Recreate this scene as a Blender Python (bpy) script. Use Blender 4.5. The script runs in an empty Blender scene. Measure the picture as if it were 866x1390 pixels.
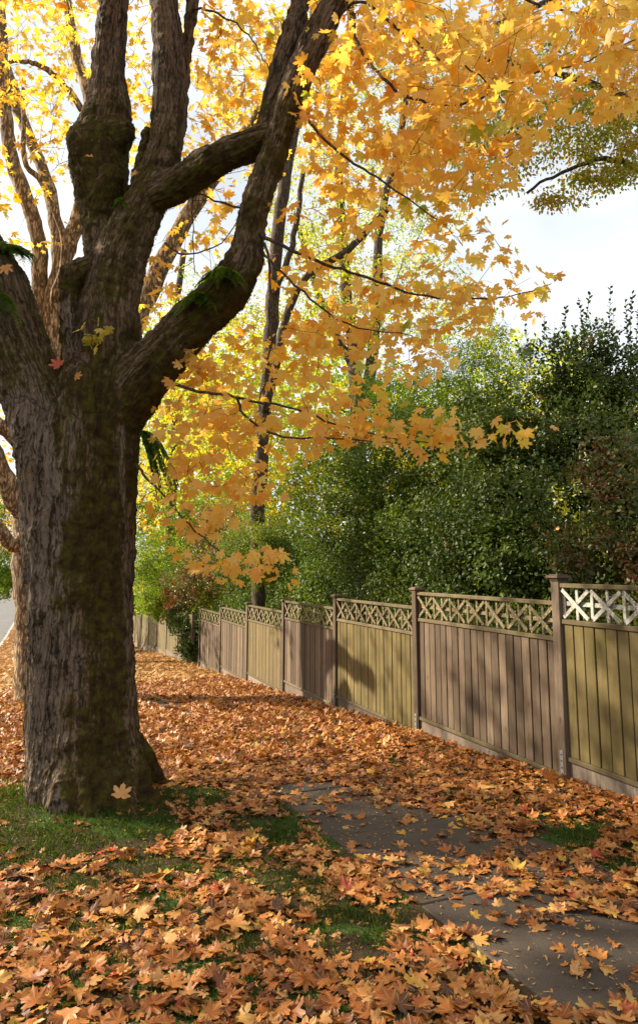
import bpy, math, random, time
import numpy as np
T_0 = time.time()
R = math.radians
scene = bpy.context.scene
col = scene.collection
rng = np.random.default_rng(11)

# ------------------------------------------------------------ camera
EYE = 1.55
FPX = 900.0                       # focal length in photograph pixels (866 x 1390)
PITCH = math.atan(120 / 900)
cam_d = bpy.data.cameras.new("camera")
cam = bpy.data.objects.new("camera", cam_d)
col.objects.link(cam)
cam.location = (0, 0, EYE)
cam.rotation_euler = (R(90) + PITCH, 0, 0)
cam_d.sensor_fit = 'VERTICAL'
cam_d.sensor_height = 36
cam_d.lens = FPX / 1390 * 36
cam_d.shift_y = -45 / 1390
cam_d.clip_start = 0.05
cam_d.clip_end = 3000
scene.camera = cam

# ------------------------------------------------------------ sun and sky
SUN_AZ, SUN_EL = -73.0, 31.0      # degrees left of the view, degrees up
SV = np.array([math.sin(R(SUN_AZ)) * math.cos(R(SUN_EL)), math.cos(R(SUN_AZ)) * math.cos(R(SUN_EL)), math.sin(R(SUN_EL))])
world = bpy.data.worlds.new("World")
scene.world = world
world.use_nodes = True
wn = world.node_tree.nodes; wl = world.node_tree.links
wn.clear()
sky = wn.new('ShaderNodeTexSky'); sky.sky_type = 'NISHITA'; sky.sun_disc = False
sky.sun_elevation = R(SUN_EL); sky.sun_rotation = R(SUN_AZ)
sky.air_density = 1.0; sky.dust_density = 1.6; sky.ozone_density = 1.2
wtc = wn.new('ShaderNodeTexCoord')
wmp = wn.new('ShaderNodeMapping'); wmp.inputs['Scale'].default_value = (1, 1, 2.6)
wno = wn.new('ShaderNodeTexNoise'); wno.inputs['Scale'].default_value = 1.7; wno.inputs['Detail'].default_value = 7
wrp = wn.new('ShaderNodeValToRGB')
wrp.color_ramp.elements[0].position = 0.40; wrp.color_ramp.elements[0].color = (0.52, 0.52, 0.52, 1)
wrp.color_ramp.elements[1].position = 0.72; wrp.color_ramp.elements[1].color = (1, 1, 1, 1)
wmx = wn.new('ShaderNodeMixRGB'); wmx.inputs['Color2'].default_value = (11.2, 11.6, 11.7, 1)
wbg = wn.new('ShaderNodeBackground'); wbg.inputs['Strength'].default_value = 0.055
wou = wn.new('ShaderNodeOutputWorld')
wl.new(wtc.outputs['Generated'], wmp.inputs['Vector']); wl.new(wmp.outputs[0], wno.inputs['Vector'])
wl.new(wno.outputs['Fac'], wrp.inputs['Fac']); wl.new(wrp.outputs['Color'], wmx.inputs['Fac'])
wl.new(sky.outputs['Color'], wmx.inputs['Color1']); wl.new(wmx.outputs['Color'], wbg.inputs['Color'])
wl.new(wbg.outputs[0], wou.inputs['Surface'])
sun_d = bpy.data.lights.new("sun", 'SUN'); sun_d.energy = 5.0; sun_d.angle = R(0.55); sun_d.color = (1.0, 0.88, 0.69)
sun = bpy.data.objects.new("sun", sun_d); col.objects.link(sun)
from mathutils import Vector
sun.rotation_euler = Vector(SV.tolist()).to_track_quat('Z', 'Y').to_euler()
sun.location = (-30, 10, 25)
scene.view_settings.view_transform = 'Standard'
scene.view_settings.look = 'None'
scene.view_settings.exposure = 1.12
scene.view_settings.gamma = 1.0
scene.cycles.max_bounces = 8
scene.cycles.diffuse_bounces = 4
scene.cycles.transmission_bounces = 6
scene.cycles.glossy_bounces = 2
scene.cycles.caustics_reflective = False
scene.cycles.caustics_refractive = False
scene.cycles.use_denoising = True
scene.cycles.sample_clamp_indirect = 6

# ------------------------------------------------------------ survey: photograph pixels <-> the street
CP, SP = math.cos(PITCH), math.sin(PITCH)
DX = np.array([-0.3757, 0.9267]); NX = np.array([0.9267, 0.3757])   # along the pavement, across it
SLOPE = 0.0731

def ray(u, v):
    c = 650.0 - np.asarray(v, float)
    return np.stack([np.asarray(u, float) - 433.0 + 0 * c, FPX * CP - c * SP + 0 * np.asarray(u, float), FPX * SP + c * CP + 0 * np.asarray(u, float)], -1)

def P(u, v, Y):
    d = ray(u, v)
    p = d * (np.asarray(Y, float) / d[..., 1])[..., None]
    p[..., 2] += EYE
    return p

def px(p):
    p = np.asarray(p, float)
    x, y, z = p[..., 0], p[..., 1], p[..., 2] - EYE
    f = y * CP + z * SP; c = -y * SP + z * CP
    f = np.where(f < 0.05, 0.05, f)
    return 433 + x / f * FPX, 650 - c / f * FPX

def ST(s, t):
    s = np.asarray(s, float); t = np.asarray(t, float)
    return NX[0] * s + DX[0] * t, NX[1] * s + DX[1] * t

def st(x, y):
    return NX[0] * x + NX[1] * y, DX[0] * x + DX[1] * y

def slope_z(t):
    # steady fall to t = 36, easing out to level
    t = np.asarray(t, float)
    a, b = 34.0, 52.0
    q = np.clip((t - a) / (b - a), 0, 1)
    return -SLOPE * (np.minimum(t, a) + (b - a) * (q - q * q / 2))

def gz(x, y):
    s, t = st(np.asarray(x, float), np.asarray(y, float))
    z = slope_z(t)
    z = z + 0.012 * np.sin(x * 1.7 + 0.6) * np.cos(y * 1.3) * ((s < 1.9) | (s > 3.2))
    z = z + 0.17 * np.exp(-((x + 1.95) ** 2 + (y - 5.75) ** 2) / 0.9)
    z = z - 0.13 * (np.clip((-2.3 - s) / 0.05, 0, 1))
    return z

def G(u, v):
    d = ray(u, v)
    lo, hi = 0.5, 200.0
    for _ in range(60):
        m = (lo + hi) / 2
        x, y = d[0] / d[1] * m, m
        z = EYE + d[2] / d[1] * m
        if z > float(gz(x, y)): lo = m
        else: hi = m
    return np.array([d[0] / d[1] * lo, lo, float(gz(d[0] / d[1] * lo, lo))])

# ------------------------------------------------------------ noise on arrays
def _h(i, j, k, seed):
    n = (i * 374761393 + j * 668265263 + k * 1274126177 + seed * 362437) & 0x7fffffff
    n = ((n ^ (n >> 13)) * 1103515245) & 0x7fffffff
    n = (n ^ (n >> 16)) & 0x7fffffff
    return (n % 65536) / 32767.5 - 1

def noise(p, seed=0):
    p = np.asarray(p, float)
    i = np.floor(p).astype(np.int64); f = p - i
    f = f * f * (3 - 2 * f)
    r = 0
    for a in (0, 1):
        wa = f[..., 0] if a else 1 - f[..., 0]
        for b in (0, 1):
            wb = f[..., 1] if b else 1 - f[..., 1]
            for c in (0, 1):
                wc = f[..., 2] if c else 1 - f[..., 2]
                r = r + wa * wb * wc * _h(i[..., 0] + a, i[..., 1] + b, i[..., 2] + c, seed)
    return r

def fbm(p, o=3, seed=0):
    r = 0; a = 1
    p = np.asarray(p, float)
    for q in range(o):
        r = r + a * noise(p * 2 ** q, seed + q); a *= 0.5
    return r

# ------------------------------------------------------------ objects
def tag(o, label=None, cat=None, group=None, kind=None):
    if label: o['label'] = label
    if cat: o['category'] = cat
    if group: o['group'] = group
    if kind: o['kind'] = kind
    return o

def empty(name, loc=(0, 0, 0), rz=0.0):
    o = bpy.data.objects.new(name, None); col.objects.link(o)
    o.location = tuple(float(a) for a in loc); o.rotation_euler = (0, 0, rz)
    o.empty_display_size = 0.2
    return o

def mesh(name, V, faces, mat=None, parent=None, attrs=None, flat=False, origin=None):
    """V (n,3) world positions; faces: list of (m,k) index arrays. parent: its location is taken off."""
    V = np.asarray(V, np.float32)
    if parent is not None and origin is None:
        q = parent; off = np.zeros(3)
        while q is not None:
            off += np.array(q.location); q = q.parent
        V = V - off.astype(np.float32)
    if parent is None and origin is not None:
        V = V - np.asarray(origin, np.float32)
    me = bpy.data.meshes.new(name)
    if not isinstance(faces, list): faces = [faces]
    faces = [np.asarray(f) for f in faces if len(f)]
    me.vertices.add(len(V)); me.vertices.foreach_set('co', V.ravel())
    nl = sum(f.size for f in faces); nf = sum(len(f) for f in faces)
    me.loops.add(nl); me.polygons.add(nf)
    me.loops.foreach_set('vertex_index', np.concatenate([f.ravel() for f in faces]).astype(np.int32))
    tot = np.concatenate([np.full(len(f), f.shape[1]) for f in faces])
    me.polygons.foreach_set('loop_start', np.concatenate([[0], np.cumsum(tot)[:-1]]).astype(np.int32))
    if attrs:
        for k, a in attrs.items():
            a = np.asarray(a, np.float32)
            if a.ndim == 1:
                at = me.attributes.new(k, 'FLOAT', 'POINT'); at.data.foreach_set('value', a)
            else:
                at = me.attributes.new(k, 'FLOAT_VECTOR', 'POINT'); at.data.foreach_set('vector', a.ravel())
    me.update(calc_edges=True)
    if flat: me.shade_flat()
    if mat: me.materials.append(mat)
    o = bpy.data.objects.new(name, me); col.objects.link(o)
    if parent is not None: o.parent = parent
    elif origin is not None: o.location = tuple(float(a) for a in origin)
    return o

class MB:
    """collects boxes and other solids for one mesh"""
    def __init__(s): s.V = []; s.F = []; s.n = 0; s.H = []
    def add(s, V, F, hue=0.5):
        V = np.asarray(V, float); s.V.append(V); s.F.append(np.asarray(F) + s.n); s.n += len(V); s.H.append(np.full(len(V), hue))
    def box(s, c, ax, ay, az, h, bev=0.004, hue=0.5):
        """centre, three unit axes, half sizes; chamfered"""
        c = np.asarray(c, float); A = np.stack([ax, ay, az]).astype(float); h = np.asarray(h, float)
        b = min(bev, h.min() * 0.45)
        V = []; idx = {}
        for sx in (-1, 1):
            for sy in (-1, 1):
                for sz in (-1, 1):
                    sg = np.array([sx, sy, sz])
                    for k in range(3):
                        q = h - b; q[k] = h[k]
                        idx[(sx, sy, sz, k)] = len(V); V.append(c + (sg * q) @ A)
        F4 = []; F3 = []
        def quad(l):
            F4.append(l)
        for k in range(3):
            o1, o2 = [a for a in range(3) if a != k]
            for sg in (-1, 1):
                l = []
                for (a, b2) in ((-1, -1), (1, -1), (1, 1), (-1, 1)):
                    t = [0, 0, 0]; t[k] = sg; t[o1] = a; t[o2] = b2
                    l.append(idx[(t[0], t[1], t[2], k)])
                if (sg > 0) == (k == 1): l = l[::-1]
                F4.append(l)
        for k in range(3):      # edges along k
            o1, o2 = [a for a in range(3) if a != k]
            for a in (-1, 1):
                for b2 in (-1, 1):
                    l = []
                    for e, ff in ((-1, o1), (1, o1), (1, o2), (-1, o2)):
                        t = [0, 0, 0]; t[k] = e; t[o1] = a; t[o2] = b2
                        l.append(idx[(t[0], t[1], t[2], ff)])
                    F4.append(l)
        for sx in (-1, 1):
            for sy in (-1, 1):
                for sz in (-1, 1):
                    l = [idx[(sx, sy, sz, k)] for k in range(3)]
                    F4.append(l + [l[2]])
        s.add(V, np.array(F4), hue)
    def build(s, name, mat, parent=None, extra=None, origin=None):
        V = np.concatenate(s.V); F = np.concatenate(s.F)
        tri = F[:, 2] == F[:, 3]
        return mesh(name, V, [F[~tri], F[tri][:, :3]], mat, parent, {'hue': np.concatenate(s.H)}, flat=True, origin=origin)

# ------------------------------------------------------------ materials
def newmat(name):
    m = bpy.data.materials.new(name); m.use_nodes = True
    n = m.node_tree.nodes; l = m.node_tree.links
    n.clear()
    out = n.new('ShaderNodeOutputMaterial')
    return m, n, l, out

def ramp(n, stops, interp='LINEAR'):
    r = n.new('ShaderNodeValToRGB'); r.color_ramp.interpolation = interp
    e = r.color_ramp.elements
    while len(e) < len(stops): e.new(0.5)
    for i, (p, c) in enumerate(stops):
        e[i].position = p; e[i].color = (c[0], c[1], c[2], 1)
    return r

def mathn(n, l, op, a, b=None, c=None):
    m = n.new('ShaderNodeMath'); m.operation = op
    for i, x in enumerate((a, b, c)):
        if x is None: continue
        if isinstance(x, (int, float)): m.inputs[i].default_value = x
        else: l.new(x, m.inputs[i])
    return m.outputs[0]

def mixc(n, l, fac, a, b, mode='MIX'):
    m = n.new('ShaderNodeMixRGB'); m.blend_type = mode
    for i, x in enumerate((fac, a, b)):
        if isinstance(x, (int, float)): m.inputs[i].default_value = x
        elif isinstance(x, tuple): m.inputs[i].default_value = (*x, 1)
        else: l.new(x, m.inputs[i])
    return m.outputs[0]

def attr(n, name):
    a = n.new('ShaderNodeAttribute'); a.attribute_name = name
    return a

def tex(n, l, vec, scale, detail=4, rough=0.55, kind='noise', stretch=None):
    if stretch:
        mp = n.new('ShaderNodeMapping'); mp.inputs['Scale'].default_value = stretch
        l.new(vec, mp.inputs['Vector']); vec = mp.outputs[0]
    if kind == 'noise':
        t = n.new('ShaderNodeTexNoise'); t.inputs['Detail'].default_value = detail; t.inputs['Roughness'].default_value = rough
    else:
        t = n.new('ShaderNodeTexVoronoi')
    t.inputs['Scale'].default_value = scale
    l.new(vec, t.inputs['Vector'])
    return t

def leaf_mat(name, stops, transl=0.45, rough=0.5, tint=1.25, spots=0.35, spec=0.5, vein=None):
    m, n, l, out = newmat(name)
    h = attr(n, 'hue')
    r = ramp(n, stops); l.new(h.outputs['Fac'], r.inputs['Fac'])
    g = n.new('ShaderNodeNewGeometry')
    sp = tex(n, l, g.outputs['Position'], 38, 3)
    c = mixc(n, l, mathn(n, l, 'MULTIPLY', mathn(n, l, 'SUBTRACT', sp.outputs['Fac'], 0.45), spots * 3), r.outputs['Color'], (0.10, 0.04, 0.015))
    if vein:
        lu = attr(n, 'luv')     # leaf-plane coordinates
        sx = n.new('ShaderNodeSeparateXYZ'); l.new(lu.outputs['Vector'], sx.inputs[0])
        ax = mathn(n, l, 'ABSOLUTE', sx.outputs[0])
        at = mathn(n, l, 'ARCTAN2', ax, sx.outputs[1])
        d1 = mathn(n, l, 'ABSOLUTE', at)
        d2 = mathn(n, l, 'ABSOLUTE', mathn(n, l, 'SUBTRACT', at, 0.80))
        d3 = mathn(n, l, 'ABSOLUTE', mathn(n, l, 'SUBTRACT', at, 1.66))
        dm = mathn(n, l, 'MINIMUM', mathn(n, l, 'MINIMUM', d1, d2), d3)
        v = mathn(n, l, 'LESS_THAN', dm, 0.045)
        c = mixc(n, l, mathn(n, l, 'MULTIPLY', v, vein), c, (0.62, 0.42, 0.16))
    b = n.new('ShaderNodeBsdfPrincipled'); b.inputs['Roughness'].default_value = rough
    b.inputs['Specular IOR Level'].default_value = spec
    l.new(c, b.inputs['Base Color'])
    t = n.new('ShaderNodeBsdfTranslucent')
    sat = n.new('ShaderNodeHueSaturation'); sat.inputs['Saturation'].default_value = 1.1; sat.inputs['Value'].default_value = tint
    l.new(c, sat.inputs['Color']); l.new(sat.outputs[0], t.inputs['Color'])
    mx = n.new('ShaderNodeMixShader'); mx.inputs[0].default_value = transl
    l.new(b.outputs[0], mx.inputs[1]); l.new(t.outputs[0], mx.inputs[2])
    l.new(mx.outputs[0], out.inputs['Surface'])
    return m

M = {}
M['yellow'] = leaf_mat('yellow_maple_leaf', [(0.0, (0.85, 0.42, 0.09)), (0.3, (0.90, 0.56, 0.145)), (0.7, (0.91, 0.65, 0.185)), (0.9, (0.68, 0.60, 0.12)), (1.0, (0.36, 0.44, 0.06))], 0.62, 0.45, 1.08, 0.10)
M['gold'] = leaf_mat('gold_leaf', [(0.0, (0.78, 0.42, 0.07)), (0.4, (0.86, 0.60, 0.13)), (0.8, (0.76, 0.62, 0.12)), (1.0, (0.30, 0.36, 0.05))], 0.6, 0.5, 1.15, 0.15)
M['lime'] = leaf_mat('yellow_green_leaf', [(0.0, (0.70, 0.50, 0.06)), (0.35, (0.48, 0.50, 0.07)), (0.7, (0.26, 0.38, 0.06)), (1.0, (0.12, 0.22, 0.04))], 0.55, 0.5, 1.3, 0.1, 0.2)
M['olive'] = leaf_mat('green_brown_leaf', [(0.0, (0.50, 0.20, 0.04)), (0.3, (0.46, 0.34, 0.06)), (0.7, (0.26, 0.30, 0.05)), (1.0, (0.12, 0.19, 0.03))], 0.55, 0.6, 1.2, 0.15, 0.2)
M['holly'] = leaf_mat('glossy_green_leaf', [(0.0, (0.045, 0.075, 0.010)), (0.5, (0.085, 0.135, 0.018)), (0.85, (0.15, 0.20, 0.028)), (1.0, (0.22, 0.26, 0.035))], 0.38, 0.5, 1.4, 0.1, 0.22)
M['laurel'] = leaf_mat('dark_laurel_leaf', [(0.0, (0.035, 0.055, 0.010)), (0.6, (0.060, 0.095, 0.014)), (1.0, (0.115, 0.145, 0.02))], 0.3, 0.48, 1.3, 0.1, 0.25)
M['bright'] = leaf_mat('bright_green_leaf', [(0.0, (0.10, 0.16, 0.02)), (0.6, (0.20, 0.29, 0.03)), (0.92, (0.34, 0.38, 0.05)), (1.0, (0.55, 0.25, 0.04))], 0.5, 0.6, 1.25, 0.1, 0.2)
M['mixed'] = leaf_mat('mixed_green_red_leaf', [(0.0, (0.28, 0.05, 0.02)), (0.18, (0.36, 0.14, 0.03)), (0.3, (0.10, 0.12, 0.03)), (0.75, (0.09, 0.15, 0.025)), (1.0, (0.24, 0.26, 0.05))], 0.35, 0.42, 1.2, 0.15)
M['russet'] = leaf_mat('russet_leaf', [(0.0, (0.13, 0.035, 0.015)), (0.22, (0.22, 0.09, 0.02)), (0.55, (0.10, 0.09, 0.025)), (1.0, (0.13, 0.16, 0.035))], 0.3, 0.45, 1.2, 0.2)
M['spruce'] = leaf_mat('blue_green_needle', [(0.0, (0.05, 0.09, 0.06)), (1.0, (0.09, 0.14, 0.10))], 0.15, 0.5, 1.1, 0.0)
M['fern'] = leaf_mat('fern_frond', [(0.0, (0.05, 0.10, 0.015)), (0.6, (0.11, 0.20, 0.025)), (1.0, (0.24, 0.33, 0.05))], 0.4, 0.45, 1.2, 0.0)
M['fallen'] = leaf_mat('fallen_maple_leaf', [(0.0, (0.075, 0.028, 0.012)), (0.18, (0.20, 0.055, 0.014)), (0.40, (0.37, 0.115, 0.022)), (0.62, (0.50, 0.20, 0.045)), (0.82, (0.57, 0.31, 0.11)), (0.93, (0.60, 0.34, 0.05)), (0.97, (0.42, 0.045, 0.02)), (1.0, (0.24, 0.24, 0.05))], 0.16, 0.5, 1.1, 0.38, 0.4, vein=0.4)
M['moss'] = leaf_mat('moss_tuft', [(0.0, (0.06, 0.040, 0.008)), (0.5, (0.12, 0.095, 0.012)), (1.0, (0.19, 0.21, 0.02))], 0.4, 0.7, 1.2, 0.0, 0.2)
M['grass'] = leaf_mat('grass_blade', [(0.0, (0.035, 0.065, 0.008)), (0.6, (0.075, 0.125, 0.014)), (1.0, (0.19, 0.20, 0.04))], 0.4, 0.5, 1.2, 0.0, 0.3)

def bark_mat(name, ridge, fiss, mossc=(0.05, 0.05, 0.008), attr_coords=True, bump=1.0, sc=1.0, stretch=0.16, palec=None):
    m, n, l, out = newmat(name)
    if attr_coords:
        v = attr(n, 'bark').outputs['Vector']; ms = attr(n, 'moss').outputs['Fac']
    else:
        v = n.new('ShaderNodeTexCoord').outputs['Object']; ms = None
    wv = tex(n, l, v, 7 * sc, 4)
    mxv = n.new('ShaderNodeVectorMath'); mxv.operation = 'MULTIPLY_ADD'
    l.new(wv.outputs['Color'], mxv.inputs[0]); mxv.inputs[1].default_value = (0.07, 0.07, 0.2); l.new(v, mxv.inputs[2])
    a = tex(n, l, mxv.outputs[0], 24 * sc, 4, 0.6, stretch=(1, 1, stretch * .55))
    b2 = tex(n, l, mxv.outputs[0], 75 * sc, 5, 0.7, stretch=(1, 1, 0.30))
    vo = tex(n, l, mxv.outputs[0], 40 * sc, kind='vor', stretch=(1, 1, 0.22)); vo.feature = 'DISTANCE_TO_EDGE'
    big = tex(n, l, v, 3.2 * sc, 4)
    e = mathn(n, l, 'MINIMUM', mathn(n, l, 'MULTIPLY', vo.outputs['Distance'], 4.0), 1.0)
    rd = mathn(n, l, 'MULTIPLY', mathn(n, l, 'ABSOLUTE', mathn(n, l, 'SUBTRACT', a.outputs['Fac'], 0.5)), 9.0)
    rd = mathn(n, l, 'MINIMUM', rd, 1.0)
    hgt = mathn(n, l, 'ADD', mathn(n, l, 'MULTIPLY', e, 0.22), mathn(n, l, 'MULTIPLY', rd, 0.33))
    hgt = mathn(n, l, 'ADD', hgt, mathn(n, l, 'MULTIPLY', b2.outputs['Fac'], 0.45))
    if attr_coords:
        hgt = mathn(n, l, 'ADD', mathn(n, l, 'MULTIPLY', hgt, 0.7), mathn(n, l, 'MULTIPLY', attr(n, 'cavity').outputs['Fac'], 0.32))
    hraw = hgt
    hc = mathn(n, l, 'MULTIPLY_ADD', hgt, 2.1, -0.56)
    r = ramp(n, [(0.28, fiss), (0.5, tuple((f * 0.55 + q * 0.45) for f, q in zip(fiss, ridge))), (0.68, ridge), (0.95, tuple(min(1, q * 1.7) for q in ridge))])
    l.new(hc, r.inputs['Fac'])
    c = r.outputs['Color']
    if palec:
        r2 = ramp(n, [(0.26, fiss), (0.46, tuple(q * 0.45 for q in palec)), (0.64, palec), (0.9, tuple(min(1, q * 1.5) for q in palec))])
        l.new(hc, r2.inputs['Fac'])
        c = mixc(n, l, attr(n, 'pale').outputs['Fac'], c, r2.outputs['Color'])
    c = mixc(n, l, mathn(n, l, 'MULTIPLY', big.outputs['Fac'], 0.4), c, (0.07, 0.045, 0.022))
    if ms is not None:
        mc = ramp(n, [(0.3, (0.022, 0.014, 0.004)), (0.47, (0.065, 0.040, 0.008)), (0.58, (0.095, 0.075, 0.009)), (0.75, mossc)])
        mt = tex(n, l, v, 11, 6, 0.7)
        l.new(mt.outputs['Fac'], mc.inputs['Fac'])
        mf = mathn(n, l, 'ADD', ms, mathn(n, l, 'MULTIPLY', mathn(n, l, 'SUBTRACT', hgt, 0.45), -0.7))
        mn = tex(n, l, v, 28, 4, 0.7)
        mf = mathn(n, l, 'ADD', mf, mathn(n, l, 'MULTIPLY', mathn(n, l, 'SUBTRACT', mn.outputs['Fac'], 0.5), 0.7))
        mf = mathn(n, l, 'MINIMUM', mathn(n, l, 'MAXIMUM', mathn(n, l, 'MULTIPLY', mathn(n, l, 'SUBTRACT', mf, 0.38), 3.5), 0.0), 0.95)
        c = mixc(n, l, mf, c, mc.outputs['Color'])
        fz = tex(n, l, v, 240, 3, 0.8)
        hgt = mathn(n, l, 'ADD', hgt, mathn(n, l, 'MULTIPLY', mathn(n, l, 'MULTIPLY', fz.outputs['Fac'], mf), 0.35))
    b = n.new('ShaderNodeBsdfPrincipled'); b.inputs['Roughness'].default_value = 0.85; b.inputs['Specular IOR Level'].default_value = 0.2
    l.new(c, b.inputs['Base Color'])
    bp = n.new('ShaderNodeBump'); bp.inputs['Strength'].default_value = 1.0 * bump; bp.inputs['Distance'].default_value = 0.05
    l.new(hgt, bp.inputs['Height']); l.new(bp.outputs[0], b.inputs['Normal'])
    l.new(b.outputs[0], out.inputs['Surface'])
    return m

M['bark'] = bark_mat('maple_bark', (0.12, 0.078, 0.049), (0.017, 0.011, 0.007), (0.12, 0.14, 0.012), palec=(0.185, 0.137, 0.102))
M['pale_bark'] = bark_mat('pale_bark', (0.34, 0.24, 0.14), (0.10, 0.062, 0.032), attr_coords=False, bump=0.4, stretch=0.5, sc=0.45)
M['dark_bark'] = bark_mat('dark_bark', (0.12, 0.085, 0.06), (0.035, 0.025, 0.018), attr_coords=False, bump=0.6, stretch=0.4)
M['twig'] = bark_mat('twig_bark', (0.10, 0.06, 0.04), (0.04, 0.025, 0.018), attr_coords=False, bump=0.2)

def wood_mat(name, a, b, c2, green=None, lichen=0.0, dirt=0.5):
    m, n, l, out = newmat(name)
    v = n.new('ShaderNodeTexCoord').outputs['Object']
    h = attr(n, 'hue').outputs['Fac']
    # per-board offset so that grain does not run on
    ad = n.new('ShaderNodeVectorMath'); ad.operation = 'ADD'
    cx = n.new('ShaderNodeCombineXYZ'); l.new(mathn(n, l, 'MULTIPLY', h, 37.0), cx.inputs[2]); l.new(mathn(n, l, 'MULTIPLY', h, 11.0), cx.inputs[0])
    l.new(v, ad.inputs[0]); l.new(cx.outputs[0], ad.inputs[1])
    g = tex(n, l, ad.outputs[0], 60, 5, 0.65, stretch=(1, 1, 0.06))
    st_ = tex(n, l, v, 2.6, 5, 0.6)
    r = ramp(n, [(0.3, a), (0.5, b), (0.72, c2)])
    f = mathn(n, l, 'ADD', mathn(n, l, 'MULTIPLY', g.outputs['Fac'], 0.55), mathn(n, l, 'MULTIPLY', h, 0.42))
    l.new(f, r.inputs['Fac'])
    c = r.outputs['Color']
    if green:
        gf = mathn(n, l, 'MULTIPLY', mathn(n, l, 'SUBTRACT', st_.outputs['Fac'], 0.22), 2.0)
        gf = mathn(n, l, 'MINIMUM', mathn(n, l, 'MAXIMUM', gf, 0.0), 0.9)
        c = mixc(n, l, gf, c, green)
    d = tex(n, l, v, 7, 6, 0.7, stretch=(1, 1, 0.5))
    c = mixc(n, l, mathn(n, l, 'MULTIPLY', mathn(n, l, 'MAXIMUM', mathn(n, l, 'SUBTRACT', d.outputs['Fac'], 0.5), 0.0), dirt * 3), c, (0.05, 0.04, 0.03))
    kn = tex(n, l, ad.outputs[0], 5.5, kind='vor', stretch=(1.6, 1.6, 0.5))
    kf = mathn(n, l, 'LESS_THAN', kn.outputs['Distance'], 0.085)
    c = mixc(n, l, mathn(n, l, 'MULTIPLY', kf, 0.7), c, tuple(q * 0.4 for q in a))
    sk = tex(n, l, ad.outputs[0], 16, 4, 0.7, stretch=(1, 1, 0.08))
    c = mixc(n, l, mathn(n, l, 'MAXIMUM', mathn(n, l, 'MULTIPLY', mathn(n, l, 'SUBTRACT', sk.outputs['Fac'], 0.50), 3.0), 0.0), c, tuple(q * 0.55 for q in b))
    if lichen:
        li = tex(n, l, v, 45, 5, 0.75)
        lf = mathn(n, l, 'GREATER_THAN', mathn(n, l, 'ADD', li.outputs['Fac'], lichen * 0.25), 0.62)
        c = mixc(n, l, mathn(n, l, 'MULTIPLY', lf, 0.85), c, (0.50, 0.50, 0.46))
    bs = n.new('ShaderNodeBsdfPrincipled'); bs.inputs['Roughness'].default_value = 0.8; bs.inputs['Specular IOR Level'].default_value = 0.25
    l.new(c, bs.inputs['Base Color'])
    bp = n.new('ShaderNodeBump'); bp.inputs['Strength'].default_value = 0.5; bp.inputs['Distance'].default_value = 0.004
    l.new(g.outputs['Fac'], bp.inputs['Height']); l.new(bp.outputs[0], bs.inputs['Normal'])
    l.new(bs.outputs[0], out.inputs['Surface'])
    return m

M['w_brown'] = wood_mat('weathered_brown_wood', (0.072, 0.050, 0.032), (0.128, 0.090, 0.058), (0.215, 0.158, 0.104))
M['w_green'] = wood_mat('algae_green_wood', (0.10, 0.075, 0.035), (0.17, 0.128, 0.055), (0.26, 0.19, 0.085), green=(0.125, 0.098, 0.028))
M['w_mix'] = wood_mat('half_green_wood', (0.11, 0.078, 0.045), (0.19, 0.135, 0.078), (0.28, 0.20, 0.12), green=(0.17, 0.135, 0.048), dirt=0.4)
M['w_post'] = wood_mat('post_wood', (0.070, 0.050, 0.034), (0.122, 0.088, 0.060), (0.19, 0.142, 0.10))
M['w_lat'] = wood_mat('lattice_wood', (0.11, 0.08, 0.045), (0.19, 0.14, 0.08), (0.27, 0.21, 0.135), green=(0.17, 0.135, 0.05), lichen=0.12)
M['w_rail'] = wood_mat('rail_wood', (0.09, 0.063, 0.038), (0.155, 0.115, 0.068), (0.22, 0.17, 0.11), green=(0.13, 0.105, 0.045), dirt=.8)
M['w_lichen'] = wood_mat('lichen_wood', (0.20, 0.17, 0.13), (0.30, 0.27, 0.22), (0.42, 0.38, 0.33), lichen=0.45)
M['w_board'] = wood_mat('gravel_board_wood', (0.12, 0.09, 0.07), (0.21, 0.16, 0.12), (0.31, 0.25, 0.19), dirt=0.8)
M['w_far'] = wood_mat('far_fence_wood', (0.14, 0.10, 0.062), (0.22, 0.165, 0.10), (0.30, 0.235, 0.155), green=(0.17, 0.145, 0.06), dirt=0.4)

def metal_mat(name, colr, rough=0.5, metallic=0.9):
    m, n, l, out = newmat(name)
    v = n.new('ShaderNodeTexCoord').outputs['Object']
    t = tex(n, l, v, 60, 4)
    c = mixc(n, l, mathn(n, l, 'MULTIPLY', t.outputs['Fac'], 0.6), colr, tuple(q * 0.5 for q in colr))
    b = n.new('ShaderNodeBsdfPrincipled'); b.inputs['Metallic'].default_value = metallic; b.inputs['Roughness'].default_value = rough
    l.new(c, b.inputs['Base Color']); l.new(b.outputs[0], out.inputs['Surface'])
    return m
M['galv'] = metal_mat('galvanised_steel', (0.45, 0.46, 0.47))
M['bolt'] = metal_mat('dark_bolt_steel', (0.10, 0.10, 0.10))
M['green_paint'] = metal_mat('dark_green_paint', (0.02, 0.07, 0.05), 0.4, 0.0)

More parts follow.
